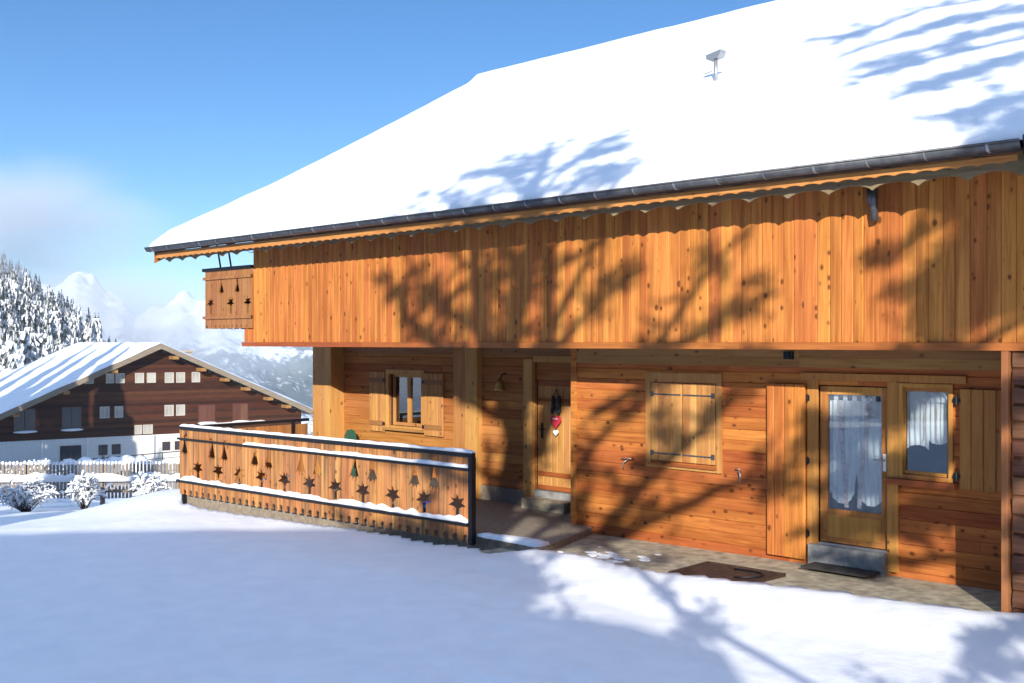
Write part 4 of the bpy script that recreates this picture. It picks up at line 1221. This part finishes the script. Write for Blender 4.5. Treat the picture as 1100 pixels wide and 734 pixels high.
def limb_tree(name, label, loc, limbs, seed, leafy):
    rg = random.Random(seed); t = thing(name, label, 'tree', (*loc, 0))
    wood_ = MB(); wood_.smooth = True; fol = MB()
    for key, pts, r0, r1, dens, sp in limbs:
        P = []
        dep = rg.uniform(-.5, .5)
        for i, (l, h) in enumerate(pts):
            j = dep * i / max(1, len(pts) - 1) if key != 'trunk' else 0
            P.append(Vector((LAT.x * l + HD.x * j, LAT.y * l + HD.y * j, h - (0 if key == 'trunk' else .357 * 0))))
        n = len(P)
        wood_.tube(P, [(r0 + (r1 - r0) * i / (n - 1)) * (1.5 if key == 'trunk' else 1.05) for i in range(n)], 6)
        L_ = sum((b - a).length for a, b in zip(P, P[1:]))
        for k in range(int(L_ * 3.4) if key != 'trunk' else 0):
            u = rg.uniform(.25, 1.0) * (n - 1); i = min(n - 2, int(u)); q = P[i].lerp(P[i + 1], u - i)
            l = rg.uniform(.35, 1.0) * sp
            d = Vector((LAT.x, LAT.y, 0)) * rg.gauss(0, 1) + Vector((HD.x, HD.y, 0)) * rg.gauss(0, .4) + Vector((0, 0, rg.gauss(.35, .6))); d = d.normalized() * l
            bend = Vector((rg.gauss(0, .08), rg.gauss(0, .08), rg.uniform(-.05, .12)))
            wood_.tube([q, q + d * .5 + bend, q + d], [.042, .03, .013], 4, False)
            if leafy and dens > 0:
                for m_ in range(2): leaf_cloud(fol, q + d * rg.uniform(.35, 1.05) + bend * .5, .085, max(3, int(leafy * (.75 if q.z > 10.6 else 1))), rg, .066)
        for k in range(int(dens * L_)):
            u = rg.uniform(.12 if key != 'trunk' else .5, 1.0) * (n - 1); i = min(n - 2, int(u)); q = P[i].lerp(P[i + 1], u - i)
            d = Vector((rg.gauss(0, 1), rg.gauss(0, 1), rg.gauss(.15, .6))).normalized() * rg.uniform(.15, .55) * sp
            wood_.tube([q, q + d * .6 + Vector((0, 0, .03)), q + d], [.014, .009, .004], 3, False)
            if leafy: leaf_cloud(fol, q + d * rg.uniform(.4, 1), .08 * sp + .03, max(3, int(leafy * (.75 if q.z > 10.6 else 1))), rg, .065)
    wood_.build('trunk', M['bark'], t)
    if fol.v: fol.build('crown', M['needles'], t)
    return t
T1 = [
 ('trunk', [(.1, -.3), (.08, 4.72), (.02, 5.92), (-.12, 8.0), (.1, 9.4), (.4, 10.6), (.72, 12.1), (.75, 13.6)], .26, .03, 7, 1.0),
 ('b', [(.28, 6.25), (1.21, 8.15), (1.47, 8.45), (1.83, 8.7), (2.23, 8.89)], .09, .03, 3, .7),
 ('b', [(.1, 6.5), (.9, 6.75), (1.58, 7.05), (1.88, 7.36), (2.12, 7.62), (2.54, 7.93), (2.81, 8.12), (3.08, 8.3), (3.45, 8.68)], .15, .04, 4, .9),
 ('b', [(.5, 6.6), (1.1, 6.75), (1.75, 6.93), (2.23, 7.13), (2.54, 7.2), (2.86, 7.26), (3.17, 7.39), (3.54, 7.4), (3.78, 7.33), (4.09, 7.19)], .12, .05, 4, .8),
 ('b', [(.1, 7.2), (-.3, 7.8), (-.45, 8.4), (-.5, 9.3)], .12, .05, 9, .9),
 ('b', [(.1, 7.0), (.35, 7.7), (.3, 8.4), (.2, 9.2)], .1, .05, 9, .9),
 ('b', [(-.1, 8.4), (-.9, 8.9), (-1.6, 9.0)], .07, .02, 6, .9),
 ('b', [(-.1, 7.5), (-1.0, 8.0), (-1.9, 8.2)], .07, .02, 5, .9),
 ('b', [(0, 4.9), (.35, 5.3), (.75, 5.8)], .07, .03, 22, .9), ('b', [(0, 5.4), (.2, 5.9), (.5, 6.3)], .06, .03, 18, .9),
 ('b', [(.2, 4.5), (.9, 4.9), (1.5, 4.95)], .05, .02, 14, .9), ('b', [(1.2, 4.4), (1.9, 4.75), (2.5, 4.7)], .05, .02, 12, .9),
 ('b', [(-.1, 5.6), (-.8, 6.4), (-1.5, 6.8)], .06, .02, 9, .9), ('b', [(-.1, 6.4), (-1.2, 7.0), (-2.4, 7.2)], .06, .02, 7, .9),
 ('b', [(-.22, 9.6), (-1.04, 10.16), (-1.56, 10.72), (-1.78, 11.21), (-2.08, 11.82)], .10, .04, 6, .7),
 ('b', [(.01, 9.9), (-1.04, 10.78), (-1.35, 11.18), (-1.56, 11.56)], .08, .03, 5, .7),
 ('b', [(.5, 9.0), (.81, 9.61), (.79, 10.18), (.76, 10.99)], .13, .06, 9, .7),
 ('b', [(.0, 9.3), (-.22, 9.92), (-.35, 10.84), (-.41, 11.46), (-.63, 11.7)], .17, .05, 12, .9),
 ('b', [(.5, 9.4), (.92, 9.94), (1.15, 10.32), (1.48, 10.78)], .1, .03, 6, .7),
 ('b', [(.8, 9.5), (1.48, 9.95), (2.1, 10.22)], .06, .02, 3, .6),
 ('b', [(1.4, 8.9), (2.22, 9.16), (2.68, 9.14), (3.15, 9.38), (3.71, 9.44)], .09, .03, 4, .7),
 ('b', [(2.1, 9.0), (2.45, 9.39), (2.9, 9.96), (3.06, 10.13)], .07, .03, 4, .7),
 ('b', [(3.6, 4.3), (3.04, 4.83), (2.43, 5.36), (1.9, 6.23), (1.47, 7.0), (.9, 7.4), (.2, 7.6)], .045, .07, 6, .8),
 ('b', [(.7, 11.2), (1.22, 12.2), (1.67, 12.24)], .05, .02, 8, .8), ('b', [(.7, 10.9), (1.49, 11.42), (2.1, 11.33)], .06, .02, 9, .8),
 ('b', [(.7, 11.02), (.1, 12.43), (-.74, 12.95)], .06, .02, 9, .9), ('b', [(.6, 10.56), (-.07, 11.6), (-.93, 12.34)], .06, .02, 9, .9),
 ('b', [(.7, 10.65), (1.61, 10.83), (2.09, 11.52)], .06, .02, 8, .8), ('b', [(.75, 12.12), (.31, 13.13), (-.08, 13.21)], .04, .015, 8, .8),
 ('b', [(.75, 11.72), (1.48, 12.62), (1.68, 12.89)], .05, .015, 8, .8), ('b', [(.7, 11.4), (.3, 12.3), (.1, 12.9)], .05, .015, 9, .9),
 ('b', [(.2, 10.4), (-.5, 11.2), (-1.4, 12.0)], .05, .02, 7, .8),
]
limb_tree('shade_tree', 'spreading tree behind the viewer, its shadow climbing the middle of the big chalet', (12.277, -16.381), T1, 5, 17)
T2 = [('trunk', [(0, -.3), (0, 5), (0, 11), (0, 17.5)], .3, .04, 0, 1)]
for tip in ([(-1.6, 13.9), (-2.74, 14.71), (-3.67, 14.48), (-4.42, 14.35)], [(-1.2, 14.7), (-2.82, 15.67), (-3.55, 15.33), (-4.16, 15.2)], [(-1.9, 12.9), (-2.5, 13.51), (-3.73, 13.51), (-4.4, 13.64)],
            [(-1.84, 12.69), (-2.74, 12.9), (-3.95, 12.98), (-4.53, 12.88)], [(-2.1, 12.02), (-3.01, 12.22), (-3.75, 11.94), (-4.38, 11.84)], [(-2.6, 10.81), (-3.61, 10.72), (-4.15, 10.47)],
            [(-3.05, 9.61), (-3.72, 9.67), (-4.2, 9.62), (-4.58, 9.43)], [(-3.05, 8.98), (-3.72, 9.14), (-4.15, 9.12), (-4.37, 8.98)], [(-3.05, 8.53), (-3.72, 8.57), (-4.25, 8.54)], [(-2.8, 8.8), (-4.1, 8.1), (-4.7, 7.9), (-5.2, 7.75)], [(-2.8, 7.9), (-4.2, 7.35), (-4.8, 7.3), (-5.25, 7.25)], [(-2.8, 6.9), (-4.2, 6.75), (-4.9, 6.75), (-5.25, 6.75)], [(-2.6, 6.3), (-4.2, 6.15), (-4.8, 6.2), (-5.2, 6.25)], [(-2.6, 9.0), (-3.4, 8.8), (-4.1, 8.75)], [(-2.6, 10.1), (-3.4, 9.9), (-4.3, 9.9)], [(-2.4, 9.6), (-3.2, 9.3), (-3.9, 9.1)], [(-2.0, 6.2), (-3.4, 5.6), (-4.4, 4.9), (-5.2, 4.3)], [(-2.4, 9.9), (-3.3, 9.7), (-4.0, 9.6)], [(-2.2, 9.8), (-3.0, 9.45), (-3.6, 9.3), (-4.1, 9.25)], [(-2.2, 8.9), (-3.0, 8.6), (-3.6, 8.45), (-4.1, 8.4)], [(-2.4, 10.4), (-3.2, 10.0), (-3.7, 9.85)], [(-2.4, 9.0), (-3.1, 8.7), (-3.8, 8.5)], [(-2.4, 10.3), (-3.2, 10.2), (-3.9, 10.1)], [(-3.05, 9.25), (-3.65, 9.4), (-4.02, 9.4)]):
    T2.append(('b', [(0, tip[0][1] + 1.2)] + tip, .1, .02, 2 if tip[-1][1] < 5 else 34 if tip[0][1] < 9.1 else 20 if tip[0][1] < 10.5 else 11, .62))
limb_tree('shade_tree', 'tall conifer behind the viewer, its boughs shading the right end of the roof', (19.507, -10.321), T2, 6, 19)

bh = thing('shade_house', 'snow-roofed house behind the viewer whose shadow covers the left of the snowy foreground', 'house', (*xy(0, -10.5), 0), math.atan2(RV.y, RV.x))
mb = MB(); mb.r = .5; mb.box(-17, -1.75, -7, -.1, -.5, 6.2); mb.build('wall', M['farwood'], bh)
mb = MB()
b0 = [(-18, .7, 5.7), (-1.7, .7, 8.25), (-1.7, -7.8, 6.5), (-18, -7.8, 5.7)]; rdg = [(-18, -3.0, 10.95), (-3.6, -3.0, 11.0)]
i0 = len(mb.v); mb.v += b0 + rdg
for f in ((0, 1, 5, 4), (1, 2, 5), (2, 3, 4, 5), (3, 0, 4), (3, 2, 1, 0)): mb.face([i0 + k for k in f])
rfo = mb.build('roof', M['snow'], bh)
mb = MB(); mb.box(-1.69, .2, -6, .4, -.5, 7.0); mb.build('wing_wall', M['farwood'], bh)
mb = MB(); mb.prism([(-1.69, 7.01), (.3, 7.01), (.3, 7.1), (-.6, 7.45), (-1.69, 7.6)], lambda p, t: (p[0], -6.5 + 7.4 * t, p[1])); mb.build('wing_roof', M['snow'], bh)
for x in (-14, -10, -6, -3):
    mb = MB(); mb.box(x, x + 1.1, -.1, -.06, 3.2, 4.5); wn = mb.build('window', M['render'], bh)
    mb = MB(); mb.box(x + .1, x + 1.0, -.059, -.05, 3.3, 4.4); mb.build('pane', M['fardark'], wn)

# tall firs left of the view that shade the brown chalet
def big_fir(label, r, Z, H, rad, seed, zoff=0):
    X, Y = xy(r, Z); t = thing('tall_fir', label, 'fir tree', (X, Y, ground(X, Y) - .2 + zoff), 0, 'tall firs outside the view')
    rg = random.Random(seed); mb = MB(); fir(mb, H, rad, rg, 26, 15, .4, base=.05); mb.build('crown', M['firsnow'], t)
    mb = MB(); mb.tube([(0, 0, -.5), (0, 0, H * .95)], [H * .014, .03], 7); mb.build('trunk', M['bark'], t)
for i, (r, Z, H) in enumerate(((-44.0, 70, 26), (-47.5, 68, 31), (-51, 73, 28), (-54.5, 69, 32), (-59, 71, 30), (-41.0, 62, 17), (-63, 74, 30))):
    big_fir('tall snowy fir beyond the left of the view, shading the brown chalet', r, Z, H, 3.6, 100 + i)
for i, (r, Z, H) in enumerate(((-24, 9, 13), (-29, 14, 15), (-33, 6, 14), (-38, 18, 16), (-27, 1, 14), (-44, 10, 17))):
    big_fir('snowy fir on the slope left of the viewer, mirrored in the panes', r, Z, H, 2.6, 200 + i)

for i, (r, Z, H) in enumerate(((-13.2, -6.5, 14.2), (-15.5, -8, 15.5), (-18.5, -7, 14.5), (-21.5, -9, 15.5))):
    big_fir('snowy fir behind the viewer beside the shading house, darkening the left edge of the garden', r, Z, H, 2.6, 300 + i)
# unseen hill added at the viewer's back to block low sky from the facade
mb = MB(); mb.smooth = True
na, nr = 60, 10
for j in range(nr + 1):
    q = 115 + 18 * j
    for i in range(na + 1):
        a = R(70 + 170 * i / na); X, Y = xy(q * math.sin(a), q * math.cos(a))
        mb.v.append((X, Y, -2 + 46 * sstep(0, .8, j / nr) * (.85 + .3 * noise.noise(Vector((i * .21, 3, 0)))) * sstep(0, .12, i / na) * sstep(1, .85, i / na) + 2.5 * noise.noise(Vector((X * .12, Y * .12, 0)))))
for j in range(nr):
    for i in range(na): mb.face([j*(na+1) + i, j*(na+1) + i + 1, (j+1)*(na+1) + i + 1, (j+1)*(na+1) + i])
tag(mb.build('sky_blocker_hill', plain('sky_blocker_dark', (.07, .08, .08), .95, 0, 0, .3, .5)), kind='structure')

# ------------------------------------------------------------------ camera, sky, sun
sc = bpy.context.scene
cam = bpy.data.cameras.new('camera'); co = bpy.data.objects.new('camera', cam); C.objects.link(co)
co.location = EYE
co.rotation_euler = (R(90), 0, math.atan2(-FV.x, FV.y))
cam.sensor_width = 36; cam.lens = 36 * 1195 / 1100; cam.clip_end = 12000; cam.clip_start = .05
sc.camera = co
W = bpy.data.worlds.new('World'); sc.world = W; W.use_nodes = True
nt = W.node_tree; nt.nodes.clear()
wo = nt.nodes.new('ShaderNodeOutputWorld'); bg = nt.nodes.new('ShaderNodeBackground'); sk = nt.nodes.new('ShaderNodeTexSky')
sk.sky_type = 'NISHITA'; sk.sun_disc = False; sk.sun_elevation = EL
sd = Vector((math.sin(AZ) * math.cos(EL), -math.cos(AZ) * math.cos(EL), math.sin(EL)))
sk.sun_rotation = math.atan2(sd.x, sd.y)
sk.altitude = 2500; sk.air_density = 1.0; sk.dust_density = .0; sk.ozone_density = 4.0
bg.inputs[1].default_value = .10
L = nt.links.new
hs = N(nt, 'ShaderNodeHueSaturation'); hs.inputs['Saturation'].default_value = 1.16; hs.inputs['Value'].default_value = .92; L(sk.outputs[0], hs.inputs['Color'])
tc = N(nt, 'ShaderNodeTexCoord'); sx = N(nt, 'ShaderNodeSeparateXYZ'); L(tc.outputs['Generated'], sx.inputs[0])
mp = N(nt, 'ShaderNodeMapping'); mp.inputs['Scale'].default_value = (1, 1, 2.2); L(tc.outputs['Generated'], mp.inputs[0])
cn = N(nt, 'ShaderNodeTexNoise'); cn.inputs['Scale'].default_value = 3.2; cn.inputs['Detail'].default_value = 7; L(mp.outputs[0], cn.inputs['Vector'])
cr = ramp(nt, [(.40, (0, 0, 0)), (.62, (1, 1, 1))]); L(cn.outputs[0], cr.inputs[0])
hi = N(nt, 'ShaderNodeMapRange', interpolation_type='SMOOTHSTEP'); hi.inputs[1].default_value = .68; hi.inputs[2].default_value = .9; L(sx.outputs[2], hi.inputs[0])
L(mixc(nt, math_(nt, 'MULTIPLY', cr.outputs[0], hi.outputs[0]), hs.outputs[0], (12.5, 16.5, 24.0)), bg.inputs[0]); L(bg.outputs[0], wo.inputs[0])  # bright overhead cloud, added out of view to lift the shaded snow
sl = bpy.data.lights.new('sun', 'SUN'); sl.energy = 5.0; sl.angle = R(.45); sl.color = (1, .94, .84)
so = bpy.data.objects.new('sun', sl); C.objects.link(so); so.location = (30, -40, 40)
so.rotation_euler = (-sd).to_track_quat('-Z', 'Y').to_euler()
sc.view_settings.view_transform = 'Standard'; sc.view_settings.look = 'None'; sc.view_settings.gamma = 1; sc.view_settings.use_curve_mapping = False
sc.view_settings.exposure = .60
sc.cycles.max_bounces = 8; sc.cycles.volume_bounces = 1; sc.cycles.transparent_max_bounces = 12; sc.cycles.use_denoising = True
